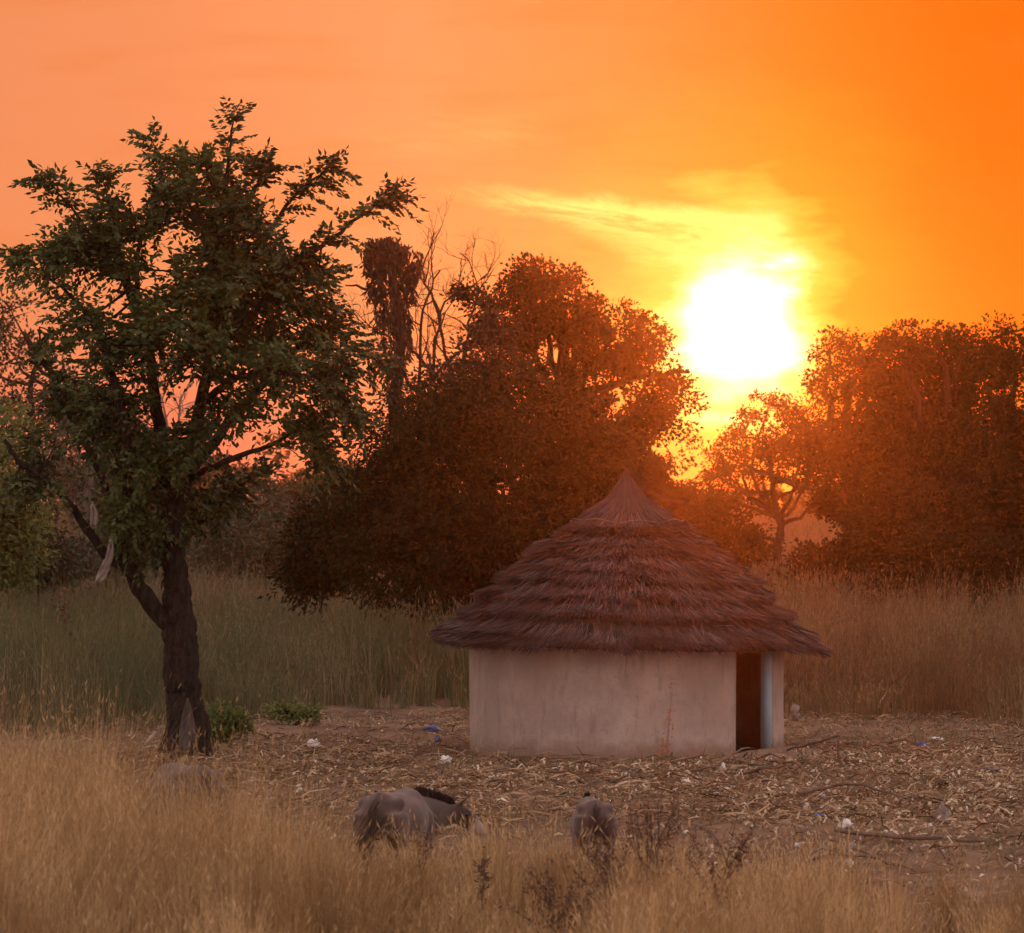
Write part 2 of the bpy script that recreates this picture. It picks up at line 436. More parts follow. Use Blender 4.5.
# wall: angle phi measured from the camera side (-Y) towards +X
D0, D1, DTOP, WTOP = R(40.4), R(64), 1.64, 1.88
def pol(r, phi, z): return np.stack([r * np.sin(phi), -r * np.cos(phi), z], -1)
def arc_shell(mb, a0, a1, z0, z1, n, closed=False, ro=HR, ri=HR - WT, wob=.012):
    phi = np.linspace(a0, a1, n); zz = np.linspace(z0, z1, max(2, int((z1 - z0) / .12)))
    A, Z = np.meshgrid(phi, zz)
    ro_ = ro + wob * 2 * (vnoise(A * 2.3, Z, 1.8, 5) - .5) + .010 * (vnoise(A * 2.3, Z, 6, 6) - .5)
    Vo = pol(ro_, A, Z).reshape(-1, 3); Vi = pol(np.full_like(A, ri), A, Z).reshape(-1, 3)
    k = len(zz); idx = lambda r, c: r * n + c
    q = []
    off = k * n
    r_, c_ = np.meshgrid(np.arange(k - 1), np.arange(n - 1), indexing='ij'); r_ = r_.ravel(); c_ = c_.ravel()
    q.append(np.stack([idx(r_, c_), idx(r_, c_ + 1), idx(r_ + 1, c_ + 1), idx(r_ + 1, c_)], -1))
    q.append(np.stack([off + idx(r_, c_), off + idx(r_ + 1, c_), off + idx(r_ + 1, c_ + 1), off + idx(r_, c_ + 1)], -1))
    rr_ = np.arange(k - 1)
    q.append(np.stack([idx(rr_, 0), idx(rr_ + 1, 0), off + idx(rr_ + 1, 0), off + idx(rr_, 0)], -1))
    q.append(np.stack([idx(rr_, n - 1), off + idx(rr_, n - 1), off + idx(rr_ + 1, n - 1), idx(rr_ + 1, n - 1)], -1))
    cc = np.arange(n - 1)
    q.append(np.stack([idx(k - 1, cc), idx(k - 1, cc + 1), off + idx(k - 1, cc + 1), off + idx(k - 1, cc)], -1))
    q.append(np.stack([idx(0, cc), off + idx(0, cc), off + idx(0, cc + 1), idx(0, cc + 1)], -1))
    mb.add(np.concatenate([Vo, Vi]), *q)
w = MB(); arc_shell(w, D1 - 2 * math.pi, D0, -.12, WTOP, 150); arc_shell(w, D0, D1, DTOP, WTOP, 14)
w.build('wall', hut_material(), hut, smooth=False)
# blue painted reveal of the doorway
jb = MB()
n0 = pol(np.array([HR - .012]), np.array([D1]), np.array([0.0]))[0]; n1_ = pol(np.array([HR - WT + .02]), np.array([D1]), np.array([0.0]))[0]
tdir = np.array((-math.cos(D1), -math.sin(D1), 0)) * .014      # towards the opening
pv_ = [n0, n1_, n1_ + tdir, n0 + tdir]
Vj = np.array([[p[0], p[1], z] for z in (-.02, DTOP - .004) for p in pv_])
jb.add(Vj, np.array([[0, 1, 2, 3], [4, 7, 6, 5], [0, 4, 5, 1], [1, 5, 6, 2], [2, 6, 7, 3], [3, 7, 4, 0]]))
jo = jb.build('door_jamb', solid_mat('blue_paint', (.36, .56, .70), (.42, .60, .70), 5, .8, .4, 12, c3=(.50, .52, .52)), hut)
tag(jo, 'door jamb painted pale blue')
# earth doorstep
ds = MB()
na = 22; aa = np.linspace(R(30), R(84), na); rows = []
for k_, (rad, zt) in enumerate(((HR + .03, .10), (HR + .30, .13), (HR + .65, .08), (HR + 1.0, -.06))):
    rows.append(pol(rad + .07 * (vnoise(aa * 9, aa * 0 + k_, 1.1, 9) - .5), aa, zt * np.sin(np.linspace(0, np.pi, na)) ** .5 - .03 + .03 * vnoise(aa * 14, aa * 0, 1, k_)))
Vd = np.concatenate(rows)
ii = (np.arange(3)[:, None] * na + np.arange(na - 1)[None]).ravel()
ds.add(Vd, np.stack([ii, ii + na, ii + na + 1, ii + 1], -1))
ds.build('doorstep', solid_mat('trodden_earth', (.24, .175, .13), (.31, .235, .18), 4, .95, .5, 12), hut, smooth=True)

# roof profile: (radius px, y px) read off the silhouette
prof_px = np.array([(0, 473), (7, 487), (15, 499), (26, 509), (44, 520), (60, 529), (76, 539), (109, 563), (139, 590), (173, 623), (199, 650)], float)
pr = np.stack([prof_px[:, 0] / 67.2, CAM_Z + (HOR - prof_px[:, 1]) / 67.2 + .04 + .015 * prof_px[:, 0] / 199], -1)
pr[1:, 0] -= .035 + .015 * prof_px[1:, 0] / 199; pr[0, 0] = .01
seg = np.concatenate([[0], np.cumsum(np.linalg.norm(np.diff(pr, axis=0), axis=1))]); STOT = seg[-1]
def prof(s):
    s = np.asarray(s, float)
    r = np.interp(s, seg, pr[:, 0]); z = np.interp(s, seg, pr[:, 1])
    over = np.clip(s - STOT, 0, None); return r + over * .70, z - over * .72
def roof_pt(phi, s, lift):
    r, z = prof(s); r2, z2 = prof(s + .03); t = np.stack([r2 - r, z2 - z], -1); t /= np.linalg.norm(t, axis=-1, keepdims=True)
    wob = .06 * (vnoise(phi * 1.6 + 20, s * .8, 1.0, 11) - .5)
    lift = (lift + wob * np.clip(s / 1.2, 0, 1)) * np.clip(s / .55, .06, 1)
    rr_ = r + lift * (-t[..., 1]); zz = z + lift * t[..., 0]
    zz = zz - .085 * (rr_ * np.sin(phi)) / 2.9 * np.clip(s / STOT, 0, 1)
    return pol(rr_, phi, zz)
roof = MB()
core = MB(); npz = 40; nph = 96
ph = np.arange(nph) / nph * 2 * np.pi; ssx = np.linspace(0, STOT - .22, npz)
A, S = np.meshgrid(ph, ssx)
Vt = roof_pt(A, S, -.13).reshape(-1, 3); Vb = roof_pt(A, S, -.20).reshape(-1, 3); Vb[:, 2] = np.minimum(Vb[:, 2], Vt[:, 2] - .02)
r_, c_ = np.meshgrid(np.arange(npz - 1), np.arange(nph), indexing='ij'); r_ = r_.ravel(); c_ = c_.ravel(); c2 = (c_ + 1) % nph
qt = np.stack([r_ * nph + c_, (r_ + 1) * nph + c_, (r_ + 1) * nph + c2, r_ * nph + c2], -1)
qb = qt[:, ::-1] + npz * nph
cc = np.arange(nph); c3 = (cc + 1) % nph; e = (npz - 1) * nph
qe = np.stack([e + cc, npz * nph + e + cc, npz * nph + e + c3, e + c3], -1)
core.add(np.concatenate([Vt, Vb]), qt, qb, qe)

tiers = [1.46, 1.78, 2.02, 2.36, 2.60, 2.98, 3.30, STOT - .16, STOT - .03]
def strands(mb, s_end, n, ln, lift0, lift1, width, jit):
    phi = rng.random(n) * 2 * np.pi
    wav = .20 * (vnoise(phi * 2.2, np.zeros(n), 1.0, int(s_end * 10)) - .5) + .13 * (vnoise(phi * 8, np.zeros(n), 1.0, int(s_end * 7)) - .5)
    se = s_end + wav + rng.normal(0, jit, n); L = ln * (.6 + .7 * rng.random(n)); s0 = np.maximum(se - L, .03)
    skew = rng.normal(0, .065, n) / np.maximum(prof(se)[0], .15)
    lf = lift1 * (.25 + .9 * rng.random(n)) * (.65 + .65 * vnoise(phi * 3.5, np.zeros(n), 1.0, int(s_end * 5)))
    p0 = roof_pt(phi, s0, lift0 * np.ones(n)); p1 = roof_pt(phi + skew * .5, (s0 + se) * .5, lift0 + lf * .55); p2 = roof_pt(phi + skew, se, lift0 + lf)
    d = unit(p2 - p0); nn = unit(pol(np.ones(n), phi, np.full(n, .9))); sd = unit(np.cross(d, nn) + rng.normal(0, .35, (n, 3)))
    wv = (width * (.6 + .8 * rng.random(n)))[:, None] * .5
    Vv = np.stack([p0 - sd * wv, p0 + sd * wv, p1 + sd * wv, p1 - sd * wv, p2 + sd * wv * .4, p2 - sd * wv * .4], 1).reshape(-1, 3)
    i6 = np.arange(n)[:, None] * 6
    mb.add(Vv, np.concatenate([i6 + np.array([[0, 1, 2, 3]]), i6 + np.array([[3, 2, 4, 5]])]))
for k_, s_ in enumerate(tiers):
    strands(roof, s_, int(4600 * (.5 + s_ / STOT * 1.5)), .32, -.11, .17, .012, .026)
    strands(roof, s_, int(900 * (.5 + s_ / STOT * 1.5)), .36, -.08, .13, .011, .07)
ro = roof.build('roof', M['thatch'], hut); 
core.build('light_block_underlay', M['thatch_core'], ro, smooth=True)  # closed underlay shell below the strands, added to block light
capm = MB()
strands(capm, 1.30, 4200, 1.1, .0, .06, .014, .025); strands(capm, .95, 2200, .85, .03, .05, .016, .05); strands(capm, .6, 1400, .6, .03, .03, .014, .05); strands(capm, .35, 700, .35, .02, .03, .012, .04)
tw = 90
leaves(capm, np.tile(np.array([0, 0, pr[0, 1] - .24]), (tw, 1)) + rng.normal(0, .015, (tw, 3)), np.stack([rng.normal(0, .12, tw), rng.normal(0, .12, tw), np.ones(tw)], -1), .22 + .10 * rng.random(tw), .015)
tag(capm.build('cap', M['thatch'], ro), 'smooth peaked cap of straw gathered at the tip')
rp = MB(); a_ = np.linspace(0, 2 * np.pi, 73)
tube(rp, roof_pt(a_, np.full(73, 1.21) + .03 * np.sin(a_ * 2 + 1), np.full(73, .070) + .02 * np.sin(a_ * 9)), .0065, 5, cap=False)
rp.build('binding', M['rope'], ro, smooth=True)


# ------------------------------------------------------------------ trees
def lobe_points(lobes, n, shell=.45):
    vol = np.array([l[3] * l[4] * l[5] for l in lobes]) ** .8; pk = rng.choice(len(lobes), n, p=vol / vol.sum())
    L = np.array(lobes)[pk]
    d = unit(rng.normal(0, 1, (n, 3))); r = (shell + (1 - shell) * rng.random(n)) ** .75
    return L[:, :3] + d * r[:, None] * L[:, 3:6], pk, d


def make_tree(name, label, cat, base, trunk, trunk_r, lobes, n_clu, n_leaf, leaf_l, leaf_w, spread, lmat, bmat, group=None,
              droop=.25, shell=.45, twig_r=.02, limb_r=.5, fork=.35, leaf_part='crown', bare=0.0):
    """trunk: list of points; lobes: (x,y,z,rx,ry,rz) world"""
    root = empty(name, base); tag(root, label, cat, group)
    base = np.asarray(base, float)
    tb = MB(); tp = smooth_path(trunk, 4, trunk_r * .10)
    rad = np.linspace(1, .38, len(tp)) * trunk_r; rad[0] *= 1.45; rad[1] *= 1.15
    tube(tb, tp, rad, 9, rough=.12)
    limb_pts = [tp[int(len(tp) * fork):]]
    for l in lobes:
        c = np.array(l[:3]); k0 = int(len(tp) * (fork + (1 - fork) * rng.random() * .8)); s = tp[min(k0, len(tp) - 1)]
        if abs(c[2] - s[2]) < .3: s = tp[max(0, k0 - 2)]
        mid = s * .5 + c * .5 + np.array((0, 0, -.12 * np.linalg.norm(c - s))) + rng.normal(0, .08 * np.linalg.norm(c - s), 3)
        lp = smooth_path([s, mid, c], 4, .03 * np.linalg.norm(c - s) * .5); rl = trunk_r * limb_r
        tube(tb, lp, np.linspace(rl, rl * .3, len(lp)), 6, rough=.1); limb_pts.append(lp[2:])
    limb = np.concatenate(limb_pts)
    pts, pk, od = lobe_points(lobes, n_clu, shell)
    for p in pts:
        dd = np.linalg.norm(limb - p, axis=1); s = limb[np.argmin(dd)]
        mid = s * .45 + p * .55 + rng.normal(0, .10, 3) * dd.min()
        tube(tb, smooth_path([s, mid, p], 2), np.linspace(twig_r * (1 + dd.min() * .5), twig_r * .35, 5), 4, cap=False)
    tb.build('trunk', bmat, root, smooth=True, origin=base)
    lb = MB()
    keep = rng.random(n_clu) >= bare
    ctr = np.repeat(pts[keep], n_leaf, 0); o2 = np.repeat(od[keep], n_leaf, 0)
    sp = np.repeat(spread * (.55 + .9 * rng.random(keep.sum())), n_leaf)[:, None]
    off = unit(rng.normal(0, 1, ctr.shape)) * (rng.random((len(ctr), 1)) ** .45) * sp * 1.75 * np.array((1, 1, .75))
    dirs = unit(off) * .7 + o2 * .5 + rng.normal(0, .55, ctr.shape) + np.array((0, 0, -droop))
    pos = ctr + off
    ok = pos[:, 2] > gz(pos[:, 0], pos[:, 1]) + .05
    leaves(lb, pos[ok], dirs[ok], leaf_l * (.6 + .7 * rng.random(ok.sum())), leaf_w * (.7 + .6 * rng.random(ok.sum())))
    lb.build(leaf_part, lmat, root, origin=base)
    return root


def px_lobes(ls, d, dj=.5):
    out = []
    for l in ls:
        px, py, rx, ry = l[:4]; o = l[4] if len(l) > 4 else rng.normal(0, dj * rx / FPX * d)
        c = P(px, py, d + o); k = d / FPX
        out.append((c[0], c[1], c[2], rx * k, max(rx, ry) * k * .9, ry * k))
    return out


def gp(px, d):
    x = (px - 512) / FPX * d; return np.array((x, d, float(gz(x, d))))


# --- the big tree on the left: limbs traced one by one
MD = 48.0
mroot = empty('shade_tree', gp(189, MD)); tag(mroot, 'tall dark leafy tree with a forked trunk standing left of the hut', 'tree')
mb = MB(); limb_all = []
b0 = gp(189, MD); b0[2] -= .1
def limb(ptsd, r0, r1, n=8, m=4, jit=.012, keep=True, rough=.16):
    pp = smooth_path([p if len(p) == 3 and not isinstance(p, tuple) else P(p[0], p[1], MD + p[2]) for p in ptsd], m, jit)
    tube(mb, pp, np.linspace(r0, r1, len(pp)), n, rough=rough)
    if keep: limb_all.append(pp)
    return pp
tp = smooth_path([b0, P(188, 725, MD), P(183, 690, MD), P(182, 655, MD), P(179, 615, MD), P(176, 585, MD), P(173, 553, MD), P(172, 505, MD - .1)], 4, .012)
tr = np.interp(np.linspace(0, 1, len(tp)), [0, .06, .13, .25, .5, .62, .8, 1], [.46, .36, .30, .255, .245, .20, .17, .15])
tp = smooth_path(tp, 3); tr = np.interp(np.linspace(0, 1, len(tp)), np.linspace(0, 1, len(tr)), tr); tube(mb, tp, tr, 22, rough=.11)
for a in range(7):                                                   # root flare
    an = a / 7 * 2 * math.pi + .5; dv_ = np.array((math.cos(an), math.sin(an), 0))
    q0 = b0 + dv_ * .16 + np.array((0, 0, .62)); q1 = b0 + dv_ * .33 + np.array((0, 0, .22)); q2 = b0 + dv_ * (.52 + .12 * rng.random()) + np.array((0, 0, -.02))
    tube(mb, smooth_path([q0, q1, q2], 4), np.linspace(.12, .06, 9), 7, rough=.15)
limb([(180, 636, 0), (165, 620, -.05), (148, 599, -.15), (133, 575, -.2), (121, 550, -.25), (118, 520, -.2)], .145, .095, 10)
limb([(124, 566, -.22), (112, 560, -.3), (103, 551, -.35), (84, 526, -.45), (67, 501, -.55), (40, 476, -.7), (18, 462, -.9), (4, 440, -1.0)], .085, .03, 7)
limb([(172, 510, 0), (165, 465, .1), (156, 410, .2), (148, 350, .1), (132, 300, 0), (110, 262, -.2), (75, 240, -.4)], .13, .02)
limb([(173, 520, 0), (188, 465, -.2), (200, 405, -.3), (212, 340, -.3), (220, 280, -.2), (222, 215, 0), (228, 165, .1), (233, 118, .2)], .125, .012)
limb([(172, 500, 0), (215, 440, .5), (258, 390, .8), (300, 345, 1.0), (332, 320, 1.0)], .10, .02)
limb([(210, 350, -.3), (255, 310, -.4), (300, 262, -.4), (340, 232, -.3), (376, 204, -.2), (392, 196, -.2)], .06, .008, 6)
limb([(216, 300, -.2), (255, 255, .2), (285, 205, .4), (308, 182, .4), (330, 166, .4)], .05, .008, 6)
limb([(120, 530, -.2), (128, 470, -.6), (118, 400, -.9), (100, 340, -1.1), (76, 302, -1.2), (44, 274, -1.2)], .09, .015, 7)
limb([(118, 525, -.2), (95, 460, .4), (64, 405, .8), (52, 378, 1.0), (42, 360, 1.0)], .07, .012, 6)
limb([(200, 405, -.3), (235, 380, -1.0), (280, 372, -1.5), (330, 388, -1.8), (360, 412, -1.9)], .06, .012, 6)
limb([(185, 480, -.1), (225, 462, -.8), (270, 445, -1.2), (305, 432, -1.3), (322, 462, -1.3)], .055, .01, 6)
limb([(176, 545, 0), (205, 520, .4), (235, 492, .7), (262, 470, .8)], .05, .01, 6)
limb([(140, 330, 0), (135, 270, .3), (150, 210, .4), (164, 180, .3), (150, 138, .2)], .05, .008, 6)
limb([(110, 262, -.2), (80, 220, -.3), (60, 196, -.3), (46, 180, -.3)], .03, .007, 5)
limb([(132, 300, 0), (118, 240, -.5), (107, 200, -.6), (103, 176, -.6)], .03, .007, 5)
limb([(222, 215, 0), (208, 175, -.3), (202, 160, -.4)], .03, .007, 5)
limb([(220, 280, -.2), (195, 220, -.6), (180, 180, -.8), (174, 160, -.8)], .03, .007, 5)
limb([(225, 230, 0), (248, 195, .2), (260, 175, .3), (264, 164, .3)], .03, .006, 5)
limb([(300, 345, 1.0), (335, 350, .8), (362, 352, .7), (378, 362, .6)], .03, .008, 5)
limb([(60, 240, -.4), (34, 250, -.5), (16, 256, -.5)], .02, .007, 5)
L_all = np.concatenate(limb_all)
fine = np.concatenate([l[int(len(l) * .25):] for l in limb_all])
lobes_main = [  # px, py, rx, ry, depth offset, count
    (100, 245, 62, 50, -.3, 34), (66, 262, 28, 34, -.8, 9), (160, 215, 40, 42, .2, 18), (222, 205, 52, 55, .1, 30), (240, 270, 60, 60, -.4, 40),
    (235, 300, 60, 60, .9, 30), (300, 290, 46, 50, 0, 26), (322, 325, 40, 40, .9, 18), (335, 372, 34, 34, -1.2, 14), (280, 368, 50, 36, -1.0, 18),
    (190, 300, 52, 60, 0, 30), (128, 345, 55, 44, -.6, 26), (72, 332, 36, 28, -.2, 10), (205, 345, 50, 44, -.8, 24), (118, 410, 56, 46, -.5, 30),
    (76, 398, 36, 36, .7, 12), (42, 446, 26, 24, -.2, 6), (142, 462, 44, 40, -.3, 22), (195, 432, 40, 42, -.6, 22), (236, 405, 34, 26, -.4, 10),
    (305, 420, 30, 26, -1.0, 9), (340, 415, 20, 24, -1.6, 6), (318, 452, 18, 26, -1.3, 5), (128, 512, 42, 36, -.3, 20), (178, 496, 38, 36, .2, 18), (210, 498, 28, 28, .5, 9),
    (150, 545, 26, 16, -.2, 5), (230, 474, 24, 26, .7, 6), (40, 482, 26, 18, -.6, 6), (250, 345, 40, 40, .3, 16)]
holes = [(98, 292, 26, 17), (170, 388, 20, 30), (224, 438, 12, 22), (265, 470, 34, 22), (60, 290, 16, 12), (243, 418, 12, 12), (150, 178, 14, 14), (262, 432, 26, 16), (205, 455, 12, 20), (285, 330, 10, 14), (150, 290, 14, 12), (20, 330, 18, 26), (345, 300, 18, 20), (262, 200, 12, 18), (78, 350, 16, 10)]
cl_pts = []
for (px, py, rx, ry, off, cnt) in lobes_main:
    for _ in range(int(cnt * 1.0)):
        d = unit(rng.normal(0, 1, 3)); r = rng.random() ** .45
        qx, qy = px + d[0] * r * (rx - 8), py + d[2] * r * (ry - 8)
        if qx < 22 and qy < 430: continue
        if any(((qx - h[0]) / h[2]) ** 2 + ((qy - h[1]) / h[3]) ** 2 < 1 for h in holes): continue
        cl_pts.append((P(qx, qy, MD + off + d[1] * r * rx / 70), rng.integers(5, 9)))
# leafy ends of the long shoots: fronds set along the shoot itself
shoot_f = []
for l in limb_all[2:]:
    q = smooth_path(l[int(len(l) * .42):], 3)
    for k in range(1, len(q)):
        tg = unit(q[k] - q[k - 1])
        for _ in range(1 + (rng.random() < .45) if k < len(q) - 2 else 4):
            sd_ = rng.normal(0, 1, 3); sd_ -= tg * sd_.dot(tg); shoot_f.append((q[k] + rng.normal(0, .02, 3), unit(tg * .8 + unit(sd_) * .75)))
fb, fd = [], []
for p, nf in cl_pts:
    dd = np.linalg.norm(L_all - p, axis=1); k = int(np.argmin(dd)); s = L_all[k]; dm = dd[k]
    if dm > .12:
        mid = s * .5 + p * .5 + rng.normal(0, .12, 3) * dm
        tube(mb, smooth_path([s, mid, p], 2), np.linspace(.012 + .010 * dm, .006, 5), 4, cap=False)
    outw = unit(p - np.array(P(200, 360, MD)))
    for _ in range(int(nf)):
        fd.append(unit(outw * .5 + rng.normal(0, .65, 3) + np.array((0, 0, .12)))); fb.append(p + rng.normal(0, .07, 3))
mb.build('trunk', M['bark'], mroot, smooth=True, origin=mroot.location)
fb += [p for p, d in shoot_f]; fd += [d for p, d in shoot_f]; fb = np.array(fb); fd = np.array(fd); nfr = len(fb)
lb = MB()
side = unit(np.cross(fd, rng.normal(0, .3, (nfr, 3)) + np.array((0, 0, 1.0))))
flen = .26 + .26 * rng.random(nfr)
nl = 11
for j in range(nl):
    t = (j + .6) / nl
    pos = fb + fd * (flen * t)[:, None] + np.array((0, 0, -1.0)) * (flen * .30 * t * t)[:, None]
    sg = 1 if j % 2 else -1
    dr = fd * (.55 if j < nl - 1 else 1.0) + side * (sg * .85 if j < nl - 1 else 0) + rng.normal(0, .22, (nfr, 3)) + np.array((0, 0, -.25 - .2 * t))
    leaves(lb, pos, dr, .088 + .055 * rng.random(nfr), .044 + .022 * rng.random(nfr), .12)
lb.build('crown', M['leaf_main'], mroot, origin=mroot.location)
# pale wedge of bare wood at the foot of the trunk
sw = MB(); rows = []
for py, hw in ((757, 9.5), (742, 8.5), (728, 7.5), (714, 5.0), (703, 2.6), (697, .6)):
    tt = (757 - py) / 252; rr_ = np.interp((757 - py) / 252, [0, .06, .13, .25], [.41, .345, .295, .262])
    c = P(191 - (757 - py) * .03, py, MD); cx = np.interp(py, [690, 725, 757], [183, 188, 189]); cxw = (cx - 512) / FPX * MD
    for s_ in np.linspace(-1, 1, 7):
        a = math.asin(max(-.95, min(.95, (c[0] + s_ * hw / 70 - cxw) / rr_)))
        rows.append((cxw + math.sin(a) * (rr_ + .03), MD - math.cos(a) * (rr_ + .03), c[2]))
ii = (np.arange(5)[:, None] * 7 + np.arange(6)[None]).ravel()
Vs = np.array(rows); nb = len(Vs)
Vi = Vs + np.array((0, .07, 0))
bnd = [k for k in range(7)] + [7 * r + 6 for r in range(1, 6)] + [35 + k for k in range(5, -1, -1)] + [7 * r for r in range(4, 0, -1)]
sq = np.array([[bnd[k], bnd[k - 1], bnd[k - 1] + nb, bnd[k] + nb] for k in range(len(bnd))])
sw.add(np.concatenate([Vs, Vi]), np.stack([ii, ii + 1, ii + 8, ii + 7], -1), np.stack([ii, ii + 7, ii + 8, ii + 1], -1) + nb, sq)
tag(sw.build('bare_wood', M['bare_wood'], mroot, smooth=True, origin=mroot.location), 'pale wedge of bare wood at the foot of the trunk')

# --- dark dense tree behind the hut
D = 72.0
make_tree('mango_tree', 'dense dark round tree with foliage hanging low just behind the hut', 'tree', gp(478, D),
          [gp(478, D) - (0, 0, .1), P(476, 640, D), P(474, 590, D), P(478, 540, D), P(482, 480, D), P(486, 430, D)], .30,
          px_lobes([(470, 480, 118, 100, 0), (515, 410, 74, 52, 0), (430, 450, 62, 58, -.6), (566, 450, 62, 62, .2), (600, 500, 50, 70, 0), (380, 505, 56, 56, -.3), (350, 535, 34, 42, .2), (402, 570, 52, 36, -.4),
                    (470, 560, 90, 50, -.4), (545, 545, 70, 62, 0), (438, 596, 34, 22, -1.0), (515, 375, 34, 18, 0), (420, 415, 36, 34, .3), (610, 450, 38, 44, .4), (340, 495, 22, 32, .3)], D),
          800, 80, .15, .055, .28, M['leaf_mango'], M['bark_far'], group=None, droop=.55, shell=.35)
# --- taller tree behind it with sky showing through
D = 100.0
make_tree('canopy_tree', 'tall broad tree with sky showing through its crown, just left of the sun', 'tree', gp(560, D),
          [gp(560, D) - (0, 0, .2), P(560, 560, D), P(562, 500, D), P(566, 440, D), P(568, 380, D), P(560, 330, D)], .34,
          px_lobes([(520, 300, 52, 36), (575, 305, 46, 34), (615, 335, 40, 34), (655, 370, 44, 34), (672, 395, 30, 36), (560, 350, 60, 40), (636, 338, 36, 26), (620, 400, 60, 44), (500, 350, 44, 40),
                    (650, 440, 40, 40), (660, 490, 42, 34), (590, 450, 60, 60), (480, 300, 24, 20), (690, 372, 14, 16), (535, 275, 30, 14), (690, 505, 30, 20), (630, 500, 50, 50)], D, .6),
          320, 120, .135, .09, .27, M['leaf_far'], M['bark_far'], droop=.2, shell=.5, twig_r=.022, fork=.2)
D = 94.0
make_tree('leafy_tree', 'small rounded greyish tree rising between the dense tree and the taller crown', 'tree', gp(492, D),
          [gp(492, D) - (0, 0, .2), P(490, 520, D), P(492, 420, D), P(494, 350, D)], .18,
          px_lobes([(490, 325, 22, 24, 0), (480, 360, 30, 30, 0), (500, 390, 34, 36, 0), (450, 390, 36, 30, 0)], D), 110, 40, .17, .07, .26, M['leaf_vine'], M['bark_far'], droop=.3)

# --- creeper-clad dead trunk
D = 92.0
vt = empty('dead_tree', gp(398, D)); tag(vt, 'dead broken tree trunk draped with hanging creeper, left of the tall crown', 'tree')
m1 = MB()
tube(m1, smooth_path([gp(398, D) - (0, 0, .1), P(400, 500, D), P(396, 400, D), P(398, 330, D), P(392, 270, D), P(388, 240, D)], 4, .05), np.linspace(.24, .10, 21), 8, rough=.1)
for pts in ([(396, 330), (380, 300), (362, 286), (345, 285)], [(392, 280), (402, 255), (412, 246)], [(390, 260), (378, 244), (366, 238)]):
    tube(m1, smooth_path([P(a, b, D + rng.normal(0, .3)) for a, b in pts], 3, .03), np.linspace(.07, .02, (len(pts) - 1) * 3 + 1), 6)
m1.build('trunk', M['bark_far'], vt, smooth=True, origin=vt.location)
m2 = MB()
for (cx, y0, y1, hw, cnt) in ((412, 258, 300, 4, 150), (418, 250, 275, 3, 80), (370, 258, 300, 4, 120), (389, 240, 270, 17, 420), (377, 270, 330, 4, 130), (406, 270, 345, 5, 170), (386, 236, 258, 12, 480), (372, 240, 256, 8, 200), (400, 244, 262, 8, 220), (380, 252, 300, 7, 260), (402, 254, 310, 5, 150), (393, 256, 330, 6, 330), (384, 296, 345, 3.5, 110), (397, 320, 385, 5, 250), (408, 262, 290, 3, 60), (366, 250, 272, 3, 50), (390, 345, 400, 5, 130), (397, 385, 470, 8, 300), (409, 310, 360, 3, 70)):
    t = rng.random(cnt); px = cx + rng.normal(0, .5, cnt) * hw; py = y0 + (y1 - y0) * t
    pos = np.stack([P(a, b, D) for a, b in zip(px, py)]) + np.stack([0 * t, rng.normal(0, .45 * hw / 22, cnt) , 0 * t], -1)
    leaves(m2, pos, np.stack([rng.normal(0, .5, cnt), rng.normal(0, .5, cnt), -np.ones(cnt)], -1), .15 + .15 * rng.random(cnt), .07)
m2.build('creeper', M['leaf_vine'], vt, origin=vt.location)

# --- bare spreading trees
def bare_tree(label, px, d, limbs, r, depth=3, mat='bark_far', leaf=None, group=None):
    rt = empty('bare_tree', gp(px, d)); tag(rt, label, 'tree', group)
    t_ = MB(); tips = []
    def grow(s, dirv, ln, rad, lev):
        pp = [s]; dcur = unit(dirv)
        for _ in range(4):
            dcur = unit(dcur + rng.normal(0, .22, 3) + np.array((0, 0, .06))); pp.append(pp[-1] + dcur * ln / 4)
        tube(t_, np.array(pp), np.linspace(rad, rad * .45, 5), 5 if lev < 2 else 4, cap=False)
        tips.append(pp[-1])
        if lev < depth:
            for q in range(3 if lev else 2):
                k = rng.integers(2, 5); grow(pp[k], dcur + rng.normal(0, .6, 3), ln * .62, rad * .5, lev + 1)
    for pts in limbs:
        pp = smooth_path([gp(px, d) - (0, 0, .1)] + [P(a, b, d + o) for a, b, o in pts], 4, .04)
        tube(t_, pp, np.linspace(r, r * .3, len(pp)), 7, rough=.1)
        for k in range(len(pp) // 3, len(pp), 2):
            dv_ = pp[k] - pp[k - 1]; grow(pp[k], unit(dv_) + rng.normal(0, .6, 3), .9 + .7 * rng.random(), r * .34, 1)
    t_.build('trunk', M[mat], rt, smooth=True, origin=rt.location)
    if leaf:
        m_, cnt, ll, lw = leaf; tp_ = np.array(tips); c = np.repeat(tp_, cnt, 0); c = c + rng.normal(0, .22, c.shape)
        lb_ = MB(); leaves(lb_, c, rng.normal(0, 1, c.shape) + (0, 0, -.2), ll * (.6 + .8 * rng.random(len(c))), lw)
        lb_.build('crown', M[m_], rt, origin=rt.location)
    return rt
bare_tree('leafless tree with thin spreading branches right of the creeper-covered trunk', 425, 96,
          [[(424, 480, 0), (428, 400, 0), (436, 340, .2), (446, 305, .3), (462, 280, .4)], [(420, 440, 0), (418, 380, -.3), (424, 310, -.3), (440, 270, -.2)], [(425, 430, 0), (405, 375, .3), (390, 340, .5), (372, 330, .6)],
           [(427, 410, 0), (450, 360, .5), (475, 345, .8)]], .075, 4)
bare_tree('leafless twiggy tree growing between the creeper-covered trunk and the tall crown', 452, 98,
          [[(452, 480, 0), (450, 400, 0), (444, 340, -.3), (430, 290, -.5), (418, 262, -.6)], [(452, 440, 0), (462, 370, .3), (470, 320, .4), (482, 285, .5)], [(451, 420, 0), (430, 370, .4), (408, 345, .7), (392, 335, .9)]], .08, 4)
